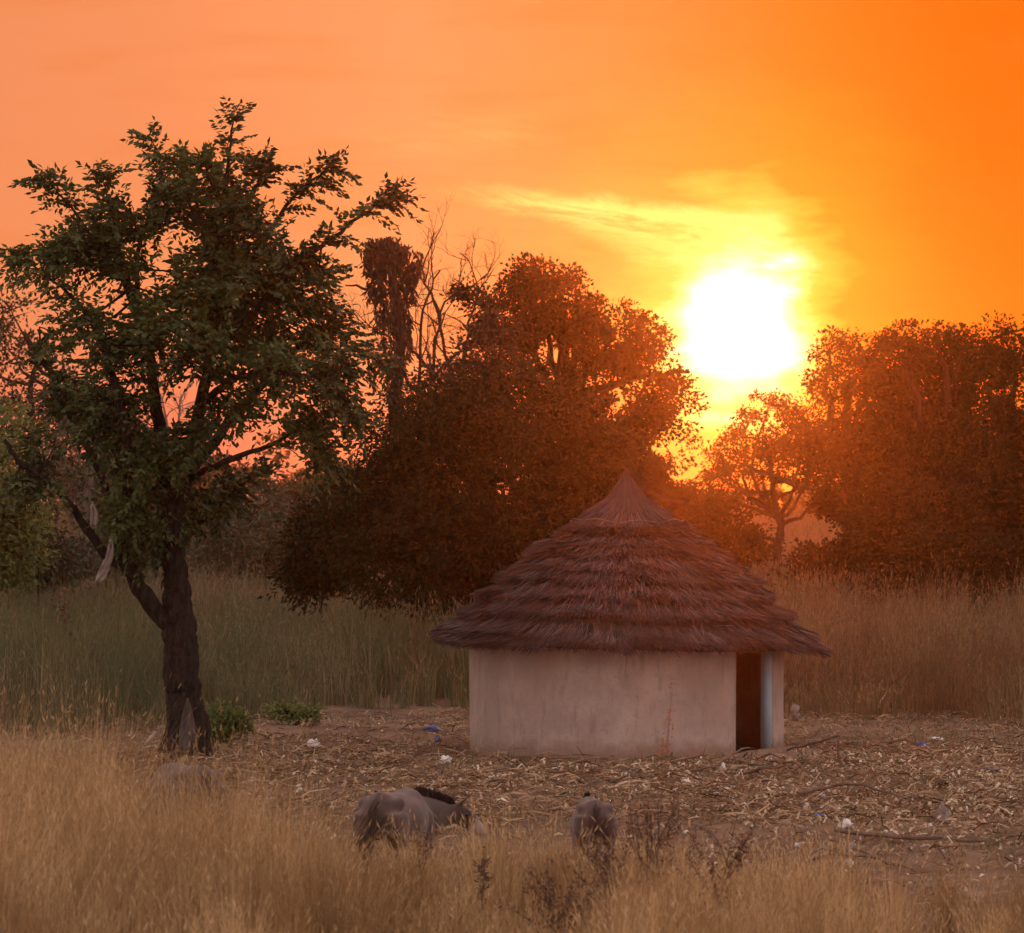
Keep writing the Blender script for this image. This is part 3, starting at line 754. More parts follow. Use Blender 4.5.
bare_tree('pale leafless tree seen through a gap in the big tree', 178, 118,
          [[(178, 520, 0), (176, 450, 0), (182, 400, .2), (196, 372, .3)], [(176, 480, 0), (165, 420, -.3), (158, 385, -.3)], [(178, 470, 0), (200, 425, .3), (216, 400, .3)]], .08, 3, 'bark_pale')

# --- airy trees under and right of the sun
D = 128.0
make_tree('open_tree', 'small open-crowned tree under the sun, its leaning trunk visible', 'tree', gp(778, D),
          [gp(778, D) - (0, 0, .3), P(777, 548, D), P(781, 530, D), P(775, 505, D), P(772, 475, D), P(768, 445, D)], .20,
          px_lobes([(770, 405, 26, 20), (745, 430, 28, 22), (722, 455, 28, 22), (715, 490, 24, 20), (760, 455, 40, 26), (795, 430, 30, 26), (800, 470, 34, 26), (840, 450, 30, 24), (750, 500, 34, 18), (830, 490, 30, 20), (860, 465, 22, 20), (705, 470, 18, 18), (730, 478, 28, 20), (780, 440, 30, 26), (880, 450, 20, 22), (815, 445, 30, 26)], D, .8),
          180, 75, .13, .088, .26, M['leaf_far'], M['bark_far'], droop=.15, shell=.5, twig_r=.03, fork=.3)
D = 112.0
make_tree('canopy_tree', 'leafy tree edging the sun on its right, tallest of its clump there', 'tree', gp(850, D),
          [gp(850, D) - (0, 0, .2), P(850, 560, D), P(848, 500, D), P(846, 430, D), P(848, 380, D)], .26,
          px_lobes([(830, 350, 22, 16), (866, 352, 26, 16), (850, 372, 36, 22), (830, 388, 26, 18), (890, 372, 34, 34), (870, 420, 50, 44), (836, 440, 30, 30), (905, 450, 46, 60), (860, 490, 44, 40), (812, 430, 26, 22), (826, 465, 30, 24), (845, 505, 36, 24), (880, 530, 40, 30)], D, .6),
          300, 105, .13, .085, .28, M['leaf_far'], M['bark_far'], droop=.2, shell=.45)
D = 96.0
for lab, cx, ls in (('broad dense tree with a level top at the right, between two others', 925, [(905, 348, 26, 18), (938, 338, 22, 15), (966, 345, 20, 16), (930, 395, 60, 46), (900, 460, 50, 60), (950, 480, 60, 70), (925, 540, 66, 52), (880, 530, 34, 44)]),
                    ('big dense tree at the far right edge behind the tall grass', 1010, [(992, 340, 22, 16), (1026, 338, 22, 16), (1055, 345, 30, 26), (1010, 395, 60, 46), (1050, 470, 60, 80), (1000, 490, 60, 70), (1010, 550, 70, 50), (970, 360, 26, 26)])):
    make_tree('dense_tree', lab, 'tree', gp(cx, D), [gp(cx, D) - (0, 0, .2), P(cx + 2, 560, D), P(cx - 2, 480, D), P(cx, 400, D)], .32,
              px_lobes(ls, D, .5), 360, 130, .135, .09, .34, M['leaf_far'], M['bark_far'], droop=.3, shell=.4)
    D += 5

# --- left edge and gaps behind the big tree
D = 118.0
make_tree('open_tree', 'thin crooked tree with sparse foliage against pink sky at the left edge', 'tree', gp(28, D),
          [gp(28, D) - (0, 0, .2), P(30, 460, D), P(32, 420, D), P(30, 385, D), P(36, 360, D), P(26, 335, D)], .15,
          px_lobes([(10, 310, 26, 20), (14, 355, 30, 22), (50, 385, 26, 20), (20, 400, 36, 22), (-20, 340, 30, 40), (60, 420, 34, 30), (84, 400, 26, 26)], D, .6),
          150, 26, .2, .10, .26, M['leaf_bush'], M['bark_far'], droop=.2, shell=.4, twig_r=.02, fork=.4)
D = 104.0
make_tree('leafy_tree', 'grey-green tree with a pale leaning limb behind the big tree\'s left boughs', 'tree', gp(88, D),
          [gp(88, D) - (0, 0, .2), P(86, 500, D), P(96, 460, D), P(104, 430, D)], .20,
          px_lobes([(88, 430, 44, 36), (120, 440, 40, 40), (70, 470, 40, 36), (110, 490, 50, 40), (140, 480, 40, 50)], D, .5),
          170, 40, .17, .08, .30, M['leaf_grey'], M['bark_pale'], droop=.3, shell=.35)
D = 84.0
make_tree('leafy_tree', 'fresh green bushy tree cut by the left edge of the photo', 'tree', gp(-14, D),
          [gp(-14, D) - (0, 0, .2), P(-14, 560, D), P(-12, 500, D), P(-10, 440, D)], .18,
          px_lobes([(0, 430, 36, 34), (-10, 480, 48, 44), (10, 520, 34, 40), (-30, 540, 60, 50), (14, 562, 30, 24)], D, .5),
          230, 44, .17, .075, .28, M['leaf_bright'], M['bark_far'], droop=.3, shell=.35)

def bush(label, px, d, ls, n, leaf_n, mat, ll=.16, lw=.07, sp=.26, name='bush', group=None):
    c = gp(px, d)
    lob = px_lobes(ls, d, .4)
    top = max(lob, key=lambda l: l[2])
    return make_tree(name, label, 'bush', c, [c - (0, 0, .1), c * .5 + np.array(top[:3]) * .5, np.array(top[:3])], .06, lob, n, leaf_n, ll, lw, sp, M[mat], M['bark_far'], group=group,
                     droop=.15, shell=.3, twig_r=.012, leaf_part='foliage')
BG = 'bushes along the back of the grass field'
bush('grey bush behind the field, left of the forked trunk', 100, 96, [(70, 560, 44, 26), (112, 550, 40, 34), (140, 560, 30, 30)], 110, 44, 'leaf_grey', group=BG)
bush('dark low bush right beside the fresh green tree at the left edge', 38, 92, [(40, 550, 26, 40), (56, 565, 26, 20)], 90, 44, 'leaf_bush', group=BG)
bush('tall grey-green bush just right of the forked trunk', 232, 104, [(225, 535, 44, 34), (250, 520, 44, 42), (268, 545, 40, 40), (205, 560, 44, 26)], 190, 46, 'leaf_grey', group=BG)
bush('dusky bush with a rounded top under the pink gap of sky', 285, 108, [(285, 520, 34, 40), (296, 560, 40, 34), (262, 568, 40, 26), (300, 500, 26, 30)], 170, 46, 'leaf_bush', group=BG)
bush('bluish dark bush tucked against the left side of the dense dark tree', 325, 80, [(318, 545, 30, 44), (335, 560, 40, 38), (310, 580, 26, 24)], 170, 46, 'leaf_mango', group=BG)
bush('hazy bush below the open-crowned tree under the sun', 720, 120, [(705, 520, 34, 22), (735, 545, 44, 24), (690, 545, 34, 26)], 120, 50, 'leaf_far', .2, .09, .3, group=BG)
bush('hazy low bush between the leaning trunk and the dense trees', 840, 106, [(830, 565, 44, 22), (880, 560, 44, 30), (800, 585, 24, 10)], 150, 60, 'leaf_far', .2, .09, .3, group=BG)
bush('low dark bush under the two dense trees at the right', 940, 90, [(920, 580, 50, 24), (970, 580, 50, 36), (1015, 575, 40, 40), (940, 560, 40, 30)], 220, 60, 'leaf_far', .18, .08, .28, group=BG)

# woods on the far rise: too far and many to tell apart
fw = MB()
for _ in range(120):
    d = rng.uniform(200, 420); x = rng.uniform(-.24, .24) * d; z = float(gz(x, d)); h = rng.uniform(3.0, 5.2); n = 420
    if .04 < x / d < .12: h *= .35
    k = rng.integers(3, 6); cen = np.array((x, d, z + h * .6)) + rng.normal(0, 1, (k, 3)) * np.array((h * .28, h * .28, h * .18))
    c = cen[rng.integers(0, k, n)]; pos = c + unit(rng.normal(0, 1, (n, 3))) * (rng.random((n, 1)) ** .4) * np.array((h * .32, h * .32, h * .26))
    leaves(fw, pos, rng.normal(0, 1, (n, 3)), .5 + .4 * rng.random(n), .3)
    tube(fw, [np.array((x, d, z - .2)), np.array((x, d, z + h * .6))], [.2, .1], 5)
tag(fw.build('far_woods', M['leaf_bush']), kind='stuff')


# ------------------------------------------------------------------ grass
def scatter(n, d0, d1, extra):
    """points over the wedge of ground the photo looks across, and a margin beside it"""
    d = np.sqrt(rng.random(n) * (d1 ** 2 - d0 ** 2) + d0 ** 2); x = (rng.random(n) * 2 - 1) * (d * .155 + extra)
    return x, d


def hut_free(x, y, r): return np.hypot(x - HX, y - HY) > r


def tussocks(mb, cx, cy, H, nb, foot, w0, w1, lean0, lean1, head_share, hk, hl, hw, hs=.22):
    """bunches of stems fanning out from one foot each"""
    n = len(cx); rep_ = np.repeat(np.arange(n), nb); m = len(rep_)
    a = rng.random(m) * 2 * np.pi; r = np.abs(rng.normal(0, 1, m)) * foot
    x = cx[rep_] + np.cos(a) * r; y = cy[rep_] + np.sin(a) * r
    tl = 2 * np.pi * rng.random(n)
    h = H[rep_] * (.45 + .62 * rng.random(m) ** .7)
    p1, p2 = blades(mb, x, y, gz(x, y) - .02, h, w0 + (w1 - w0) * rng.random(m), lean0 + (lean1 - lean0) * rng.random(m) ** 1.6, np.where(rng.random(m) < .55, a, tl[rep_] + rng.normal(0, .7, m)))
    sel = rng.random(m) < head_share
    if sel.any(): heads(mb, p1[sel], p2[sel], hk, hl, hw, hs)


# tall dry grass in front
fg = MB()
n = 1900
x, y = scatter(n, 15.0, 29.6, 1.6); px = 512 + x / y * FPX
clump = vnoise(x, y, .9, 21); clump2 = vnoise(x, y, 2.4, 22)
edge = np.interp(px, [-200, 0, 200, 300, 350, 500, 640, 720, 800, 1000, 1300], [28.6, 28.9, 28.8, 27.8, 26.2, 26.4, 27.0, 26.4, 25.6, 25.2, 25.2])
hmax = np.interp(px, [-200, 0, 100, 150, 210, 235, 280, 330, 350, 380, 420, 480, 520, 640, 700, 780, 900, 1300], [1.46, 1.50, 1.46, 1.24, 1.26, 1.44, 1.26, .92, .66, .68, .70, .80, .80, .86, .94, .70, .58, .58])
dens = np.interp(px, [0, 340, 640, 760, 900, 1300], [1, .85, .85, .6, .35, .3])
ok = (y < edge + 1.2 * (clump - .5)) & (rng.random(n) < (.30 + 1.1 * clump2) * dens)
near = sstep(y, 15, 21)
H = hmax * (.50 + .62 * sstep(vnoise(x, y, .62, 27), .22, .72) + .26 * (clump2 - .5)) * (.66 + .50 * rng.random(n)) * (.50 + .50 * near)
x, y, H = x[ok], y[ok], H[ok]
tussocks(fg, x, y, H, 125, .085, .003, .0065, .04, .55, .20, 4, .06, .007)
n = 26000                                                            # thin single stems between the bunches
x, y = scatter(n, 15.0, 30.5, 1.6); px = 512 + x / y * FPX; c2 = vnoise(x, y, 2.4, 25)
edge = np.interp(px, [-200, 0, 200, 300, 350, 500, 640, 720, 800, 1000, 1300], [28.9, 29.2, 29.0, 28.2, 27.2, 27.4, 28.4, 28.6, 28.6, 28.0, 28.0])
ok = (y < edge) & (rng.random(n) < .2 + .8 * c2); x, y, px = x[ok], y[ok], px[ok]; n = len(x)
h = np.interp(px, [-200, 150, 330, 640, 800, 1300], [1.0, .9, .55, .55, .34, .34]) * (.4 + .6 * rng.random(n)) * (.5 + .5 * sstep(y, 15, 21))
p1, p2 = blades(fg, x, y, gz(x, y) - .02, h, .003 + .003 * rng.random(n), .1 + .4 * rng.random(n), rng.random(n) * 6.28)
heads(fg, p1[::3], p2[::3], 4, .05, .007, .3)
tag(fg.build('tall_grass', M['grass_front']), kind='stuff')

# the field behind
ff = MB()
n = 8200
x, y = scatter(n, 49.5, 96.0, 5); px = 512 + x / y * FPX
cl = vnoise(x, y, .30, 31); cl2 = vnoise(x, y, 1.0, 32)
front = np.interp(px, [-300, 60, 150, 210, 300, 460, 800, 930, 1030, 1300], [49.8, 50.5, 52.5, 55.5, 58.5, 59.5, 59, 57, 54, 53])
past = y - (front + 5.0 * vnoise(x, y, .40, 33))
ok = (rng.random(n) < .35 + .9 * cl2) & (past > 0) & hut_free(x, y, 4.2) & (rng.random(n) < 1.0 - .45 * sstep(y, 75, 90))
x, y, cl, cl2, past = x[ok], y[ok], cl[ok], cl2[ok], past[ok]; n = len(x)
H = (1.10 + .85 * cl + .65 * (cl2 - .3)) * (.75 + .45 * rng.random(n)) * (.34 + .66 * sstep(past, 0, 6.5))
tall = rng.random(n) < .03; H = np.where(tall, H * 1.25, H)
H *= np.where(cl2 < .35, .72, 1.0)
gold = rng.random(n) < sstep(512 + x / y * FPX, 330, 620)
fq = MB()
for mb_, m_ in ((ff, ~gold), (fq, gold)): tussocks(mb_, x[m_], y[m_], H[m_], 30, .17, .008, .018, .04, .55, .22, 4, .12, .018)
tag(fq.build('golden_grass', M['grass_gold']), kind='stuff')
tag(ff.build('field_grass', M['grass_field']), kind='stuff')

# coarse grass on the rise
fh = MB()
n = 70000
x, y = scatter(n, 96, 230, 8)
cl = vnoise(x, y, .2, 41); ok = rng.random(n) < .2 + 1.1 * cl
x, y, cl = x[ok], y[ok], cl[ok]; n = len(x)
h = (.9 + .8 * cl) * (.55 + .5 * rng.random(n))
p1, p2 = blades(fh, x, y, gz(x, y) - .05, h, .03 + .03 * rng.random(n), .1 + .3 * rng.random(n), rng.random(n) * 6.28)
heads(fh, p1[::3], p2[::3], 4, .22, .05, .3)
tag(fh.build('hill_grass', M['grass_hill']), kind='stuff')

# thin short grass and weeds over the trodden yard
fy = MB()
n = 26000
x, y = scatter(n, 25, 63, 2.5)
cl = vnoise(x, y, .5, 51); cl2 = vnoise(x, y, 1.8, 52)
ok = (rng.random(n) < np.clip(2.2 * cl * cl2 - .25, .03, 1)) & hut_free(x, y, 2.5)
x, y = x[ok], y[ok]; n = len(x)
blades(fy, x, y, gz(x, y) - .01, .10 + .22 * rng.random(n) ** 2, .008 + .006 * rng.random(n), .3 + .6 * rng.random(n), rng.random(n) * 6.28)
tag(fy.build('yard_grass', M['grass_field']), kind='stuff')

# ------------------------------------------------------------------ chaff of stalks and husks over the yard
def lying(mb, n, d0, d1, l0, l1, w0, w1, seed, curl=.1, dens=None):
    x, y = scatter(n, d0, d1, 2.5)
    c = vnoise(x, y, .45, seed); c2 = vnoise(x, y, 1.5, seed + 1)
    k = np.clip(.15 + 1.5 * c * c2 * 2, 0, 1)
    if dens is not None: k = k * dens(x, y)
    k = k * (.25 + .75 * sstep(vnoise(x, y, .22, 66), .30, .55)); ok = (rng.random(n) < k) & hut_free(x, y, 2.45)
    x, y = x[ok], y[ok]; n = len(x)
    a = rng.normal(0, 1.3, n); L = l0 + (l1 - l0) * rng.random(n) ** 2; W = w0 + (w1 - w0) * rng.random(n)
    d = np.stack([np.cos(a), np.sin(a), rng.normal(0, .22, n)], -1); s = np.stack([-np.sin(a), np.cos(a), rng.normal(0, .5, n)], -1) * W[:, None] * .5
    z = gz(x, y) + .012 + .07 * rng.random(n) ** 2
    b = np.stack([x, y, z], -1); up = np.array((0, 0, 1.0))
    cu = (curl * L * rng.random(n))[:, None] * up
    p0, p1, p2 = b - d * L[:, None] * .5, b + cu, b + d * L[:, None] * .5
    V = np.stack([p0 - s * .6, p0 + s * .6, p1 + s, p1 - s, p2 + s * .5, p2 - s * .5], 1).reshape(-1, 3)
    i6 = np.arange(n)[:, None] * 6
    mb.add(V, np.concatenate([i6 + np.array([[0, 1, 2, 3]]), i6 + np.array([[3, 2, 4, 5]])]))
heap = lambda x, y: .12 + 1.0 * sstep(512 + x / y * FPX, 560, 720) * (1 - sstep(y, 46, 54)) + .35 * (1 - sstep(y, 44, 52))
st = MB(); lying(st, 75000, 27, 62, .06, .50, .007, .024, 61, .18)
tag(st.build('dry_stalks', M['straw']), kind='stuff')
hk = MB(); lying(hk, 38000, 27, 60, .035, .15, .012, .042, 71, .50, heap)
tag(hk.build('corn_husks', M['husk']), kind='stuff')

# ------------------------------------------------------------------ litter that can be told apart
def crumple(name, label, px, py, w_px, h_px, mat, cat='litter', group=None, seed=0, lift=0.0, d=None, tall=False):
    """a crumpled sheet or bag lying where the photo shows it"""
    if d is None: d = FPX * CAM_Z / (py + h_px * .4 - HOR)
    k = d / FPX; w, hh = w_px * k, h_px * k
    r = np.random.default_rng(100 + seed); nu, nv = 13, 8
    u = np.linspace(0, 2 * np.pi, nu, endpoint=False); rows = []
    for j in range(nv):
        t = j / (nv - 1); rad = math.sin(math.pi * (.12 + .80 * t)) ** .7 if not tall else (1 - t) ** .8 + .05
        rows.append(np.stack([np.cos(u) * w * .5 * rad * (.45 + .9 * r.random(nu)), np.sin(u) * w * .4 * rad * (.45 + .9 * r.random(nu)), (t + .40 * (r.random(nu) - .5)) * hh * np.ones(nu)], -1))
    V = np.concatenate(rows + [np.array([[0, 0, hh * .96]]), np.array([[0, 0, -.01]])]); i_ = np.arange(nu); i2 = (i_ + 1) % nu
    Q = np.concatenate([np.stack([j * nu + i_, j * nu + i2, (j + 1) * nu + i2, (j + 1) * nu + i_], -1) for j in range(nv - 1)])
    top = nv * nu; T = np.concatenate([np.stack([np.full(nu, top), (nv - 1) * nu + i_, (nv - 1) * nu + i2], -1), np.stack([np.full(nu, top + 1), i2, i_], -1)])
    x = (px - 512) * k; o = build(name, V, [Q, T], M[mat])
    o.location = (x, d, float(gz(x, d)) + lift); o.rotation_euler = (0, 0, r.random() * .6 - .3)
    return tag(o, label, cat, group)
crumple('plastic_bag', 'white crumpled bag lying left of the hut\'s near corner', 446, 762, 14, 9, 'paper', 'bag', seed=1)
crumple('plastic_bag', 'crumpled blue plastic bag by the grass edge left of the hut', 432, 730, 17, 7, 'blue', 'bag', seed=2)
crumple('plastic_scrap', 'tiny blue plastic scrap just below the crumpled blue bag left of the hut', 438, 741, 8, 5, 'blue', 'litter', seed=3)
crumple('plastic_bag', 'whitish bag standing against the grass right of the doorway', 795, 716, 10, 15, 'cloth', 'bag', seed=4, d=57.5, lift=.12)
crumple('plastic_bag', 'blue plastic bag on the ground far right of the hut', 921, 746, 12, 7, 'blue', 'bag', seed=5)
crumple('plastic_scrap', 'white scrap lying behind the blue bag far right of the hut', 936, 738, 13, 4, 'paper', 'litter', seed=6)
crumple('paper_scrap', 'pale scrap lying at the far right below the grass edge', 990, 768, 20, 6, 'cloth', 'litter', seed=7)
crumple('plastic_bag', 'pale pointed bag standing on the stalk heap at the right', 942, 816, 22, 18, 'cloth', 'bag', seed=8, tall=True)
crumple('paper_scrap', 'pale paper lying in the yard right of the forked trunk', 314, 744, 13, 9, 'paper', 'litter', seed=9)
crumple('paper_scrap', 'small pale tuft of paper beside the low green shrub', 315, 720, 9, 8, 'cloth', 'litter', seed=10)
crumple('paper_scrap', 'white scrap in the yard between the two grazing donkeys', 495, 780, 12, 5, 'paper', 'litter', seed=11)
crumple('paper_scrap', 'white scrap lying straight below the hut wall, nearest the small donkey', 558, 771, 12, 5, 'paper', 'litter', seed=12)
crumple('plastic_scrap', 'white triangular scrap below the doorway', 723, 770, 9, 8, 'paper', 'litter', seed=13, tall=True)
crumple('plastic_scrap', 'bluish white scrap below the orange weed', 686, 781, 9, 6, 'paper', 'litter', seed=14)
crumple('paper_scrap', 'flat white scrap under the triangular scrap below the doorway', 722, 786, 14, 4, 'paper', 'litter', seed=15)
crumple('plastic_bag', 'faded blue bag half buried in the stalk heap', 820, 816, 18, 6, 'blue', 'bag', seed=16)
crumple('plastic_scrap', 'whitish crumpled scrap at the middle of the stalk heap', 845, 825, 14, 9, 'paper', 'litter', seed=17)
crumple('plastic_scrap', 'pale round scrap near the front of the stalk heap', 824, 850, 14, 12, 'cloth', 'litter', seed=18)
crumple('plastic_scrap', 'pale lump, right one of the pair near the front of the stalk heap', 851, 848, 12, 11, 'cloth', 'litter', seed=19)
crumple('dark_stone', 'dark lump of earth lying left of the forked trunk', 123, 760, 17, 8, 'lump', 'stone', seed=20)
crumple('dark_stone', 'dark lump lying on the heap at the far right', 940, 783, 14, 7, 'lump', 'stone', seed=21)
spots = np.random.default_rng(5)
for k in range(70):
    if k < 26: qx, qy = spots.uniform(250, 720), spots.uniform(768, 800)
    elif k < 60: qx, qy = spots.uniform(680, 960), spots.uniform(785, 870)
    else: qx, qy = spots.uniform(800, 990), spots.uniform(735, 775)
    crumple('paper_scrap', 'tiny pale scrap strewn among the dry stalks of the yard', qx, qy, spots.uniform(3, 8), spots.uniform(2, 4.5), 'paper' if k % 3 else 'cloth', 'litter', 'tiny scraps strewn over the yard', 200 + k)


# ------------------------------------------------------------------ sticks
def stick(name, label, pts, r0, r1, mat='stick', cat='stick', group=None, n=6, jit=.01):
    t_ = MB(); pp = smooth_path(pts, 4, jit); o = pp[0].copy(); tube(t_, pp, np.linspace(r0, r1, len(pp)), n, rough=.15)
    return tag(t_.build(name, M[mat], smooth=True, origin=o), label, cat, group)
def G_(px, py, up=0.0):
    d = FPX * CAM_Z / (py - HOR); p = gp(px, d); p[2] += up; return p
stick('bleached_stick', 'short bleached stick leaning up left of the forked trunk', [G_(145, 752), P(149, 742, 49.0), P(155, 731, 49.0)], .045, .03, 'stick_pale')
stick('leaning_pole', 'thin pale pole leaning against the tall grass right of the hut', [gp(866, 60.5), P(874, 712, 61), P(887, 690, 61.8)], .022, .015, 'stick_pale', 'pole')
fr = empty('broken_fence', gp(838, 46.5)); tag(fr, 'remains of a fence, a rail tied to a thin post right of the doorway', 'fence')
t_ = MB(); tube(t_, smooth_path([gp(838, 46.5) - (0, 0, .1), P(838, 765, 46.5), P(838, 733, 46.5)], 3, .006), np.linspace(.022, .016, 7), 6); t_.build('post', M['stick'], fr, origin=fr.location)
t_ = MB(); tube(t_, smooth_path([P(838, 735, 46.48), P(812, 743, 47.2), P(786, 750, 48.3)], 3, .012), np.linspace(.020, .013, 7), 6); t_.build('rail', M['stick'], fr, origin=fr.location)
SG = 'dead branches lying in front of the doorway'
stick('fallen_branch', 'long dead branch lying from below the doorstep up to the right', [G_(762, 783, .03), P(790, 773, 46.4), P(818, 766, 46.8)], .03, .015, 'stick', 'branch', SG)
stick('fallen_branch', 'dead branch propped up across the left of the doorstep', [G_(728, 770, .03), P(740, 758, 46.9), P(747, 752, 47.0)], .022, .014, 'stick', 'branch', SG)
stick('fallen_branch', 'forked twig standing up before the dark doorway', [G_(744, 768, .0), P(748, 757, 46.7), P(752, 752, 46.8)], .016, .01, 'stick', 'branch', SG)
stick('fallen_branch', 'dead branch lying flat before the doorstep, closest to the wall', [G_(700, 768, .04), G_(726, 765, .06), G_(757, 772, .05)], .025, .015, 'stick', 'branch', SG)
for k, (a_, b_, c_, d_, u0, u1, lab) in enumerate(((735, 766, 768, 777, .10, .16, 'crooked dead branch crossing the mound under the doorway, lowest of the pile'), (742, 775, 800, 782, .05, .22, 'dead branch with its right end raised, right foot of the doorway pile'),
        (712, 774, 750, 768, .05, .25, 'short dead branch leaning on the left foot of the pile by the doorway'), (770, 770, 812, 779, .12, .08, 'thin dead branch at the right side of the doorstep mound'), (690, 776, 735, 781, .06, .12, 'dead branch lying left of the pile, below the hut wall'))):
    p_, q_ = G_(a_, b_, u0), G_(c_, d_, u1); stick('fallen_branch', lab, [p_, p_ * .5 + q_ * .5 + np.array((0, 0, .06)) + rng.normal(0, .04, 3), q_], .022, .010, 'stick', 'branch', SG, jit=.02)
stick('fallen_branch', 'dead branch lying across the yard just behind the small donkey', [G_(560, 797, .03), G_(582, 793, .08), G_(606, 783, .10)], .024, .012, 'stick', 'branch')
stick('fallen_branch', 'thin dead branch on the ground right of the small donkey', [G_(607, 793, .05), G_(632, 788, .08), G_(655, 782, .05)], .016, .010, 'stick_pale', 'branch')
stick('fallen_branch', 'long bent branch lying on the right part of the stalk heap', [G_(800, 800, .10), G_(850, 795, .16), G_(905, 803, .08)], .024, .012, 'stick', 'branch')
stick('cut_pole', 'long straight pole lying low across the front of the stalk heap', [G_(835, 838, .12), G_(900, 845, .10), G_(985, 842, .05)], .026, .018, 'stick', 'pole')
stick('cut_pole', 'straight pole lying at the very front of the litter, below the longer one', [G_(800, 864, .06), G_(850, 862, .08), G_(900, 868, .03)], .02, .015, 'stick', 'pole')

# rags caught in the tree
def rag(label, pts, w, seed):
    r = np.random.default_rng(seed); pts = smooth_path(pts, 3); k = len(pts); nn = 6
    rows = []
    for j, p in enumerate(pts):
        ww = w * np.interp(j / (k - 1), [0, .35, .8, 1], [.35, .8, 1.0, .55])
        for s in np.linspace(-1, 1, nn): rows.append(p + np.array((s * ww * .5, .035 * math.sin(s * 5 + j * .8) + .02 * r.random(), .02 * r.normal())))
    V = np.array(rows); i_ = (np.arange(k - 1)[:, None] * nn + np.arange(nn - 1)[None]).ravel()
    o = build('hanging_rag', V, [np.stack([i_, i_ + 1, i_ + nn + 1, i_ + nn], -1)], M['cloth'], smooth=True, origin=V[0])
    sm = o.modifiers.new('thickness', 'SOLIDIFY'); sm.thickness = .012
    return tag(o, label, 'cloth', 'rags hanging in the big tree')
rag('long faded rag hanging from the crook of the big tree\'s left limb', [P(112, 538, 47.2), P(109, 556, 47.1), P(104, 570, 47.1), P(98, 583, 47.1)], .13, 1)
rag('short pale rag hanging below the left limb of the big tree', [P(92, 503, 47.0), P(94, 516, 47.0), P(94, 527, 47.0)], .11, 2)

# ------------------------------------------------------------------ shrubs and weeds
bush('bright green leafy shrub at the right of the forked trunk\'s foot', 226, 51.5, [(222, 716, 16, 12, 0), (232, 726, 22, 14, 0), (214, 733, 14, 12, 0)], 60, 22, 'leaf_bright', .10, .045, .10, 'shrub')
bush('low green shrub at the grass edge left of the hut', 300, 57.5, [(292, 711, 18, 5, 0), (314, 713, 12, 4, 0)], 30, 16, 'leaf_bright', .10, .045, .10, 'shrub')


def weed(label, px, d, top_px, top_py, n_br, spread, mat_l, mat_s, leaf=.05, name='dry_weed', group=None, head=14, r=.006):
    b = gp(px, d); rt = empty(name, b); tag(rt, label, 'weed', group); t_ = MB(); l_ = MB(); top = P(top_px, top_py, d); H = top[2] - b[2]
    for k in range(n_br):
        if k == 0: e = top; s = b
        else:
            tt = .15 + .5 * rng.random(); s = b + (top - b) * tt; e = s + np.array((rng.normal(0, spread), rng.normal(0, spread), H * (1 - tt) * (.45 + .5 * rng.random())))
        mid = s * .5 + e * .5 + rng.normal(0, .03, 3); pp = smooth_path([s, mid, e], 4); tube(t_, pp, np.linspace(r if k == 0 else r * .7, r * .35, len(pp)), 4)
        up = pp[len(pp) // 3:]; c = np.repeat(up, head // 2, 0) + rng.normal(0, .018, (len(up) * (head // 2), 3))
        leaves(l_, c, rng.normal(0, .7, c.shape) + (0, 0, .5), leaf * (.5 + .8 * rng.random(len(c))), leaf * .45)
    t_.build('stem', M[mat_s], rt, origin=b); l_.build('foliage', M[mat_l], rt, origin=b)
    return rt
M['leaf_rust'] = leaf_mat('rusty_leaf', [(.36, .10, .03), (.48, .15, .05), (.55, .20, .07)], .35, .7, .1)
WG = 'dry weeds standing in the front grass'
weed('tall orange-brown weed standing before the hut wall', 650, 25.0, 672, 688, 3, .03, 'leaf_rust', 'stick', .026, head=12, r=.004)
weed('dark seed-headed weed rising out of the front grass below the small donkey', 604, 24.0, 618, 822, 12, .16, 'leaf_dry', 'stick', .035, r=.008, group=WG)
weed('wide dark weed in the front grass right of the small donkey', 640, 24.5, 658, 788, 14, .20, 'leaf_dry', 'stick', .035, r=.008, group=WG)
weed('single dark weed stalk leaning before the standing donkey\'s shoulder', 432, 24.8, 416, 822, 2, .02, 'leaf_dry', 'stick', .04, group=WG)
weed('thin dark weed in the front grass below the grazing donkey\'s head', 482, 24.0, 484, 850, 4, .05, 'leaf_dry', 'stick', .035, group=WG)
weed('spindly weed at the right side of the front grass', 715, 24.5, 735, 820, 12, .20, 'leaf_dry', 'stick', .035, r=.008, group=WG)
weed('branching dark weed nearest the bottom edge of the photo, below the small donkey', 560, 22.5, 548, 862, 12, .18, 'leaf_dry', 'stick', .035, group=WG, r=.008)
weed('withered tall weed with few leaves in the field left of the forked trunk', 84, 61.0, 96, 645, 7, .16, 'leaf_dry', 'stick', .13, group='withered weeds in the field', r=.018)
weed('taller bare weed behind the withered one at the left of the field', 66, 64.0, 68, 590, 4, .10, 'leaf_dry', 'stick', .11, group='withered weeds in the field', r=.018)


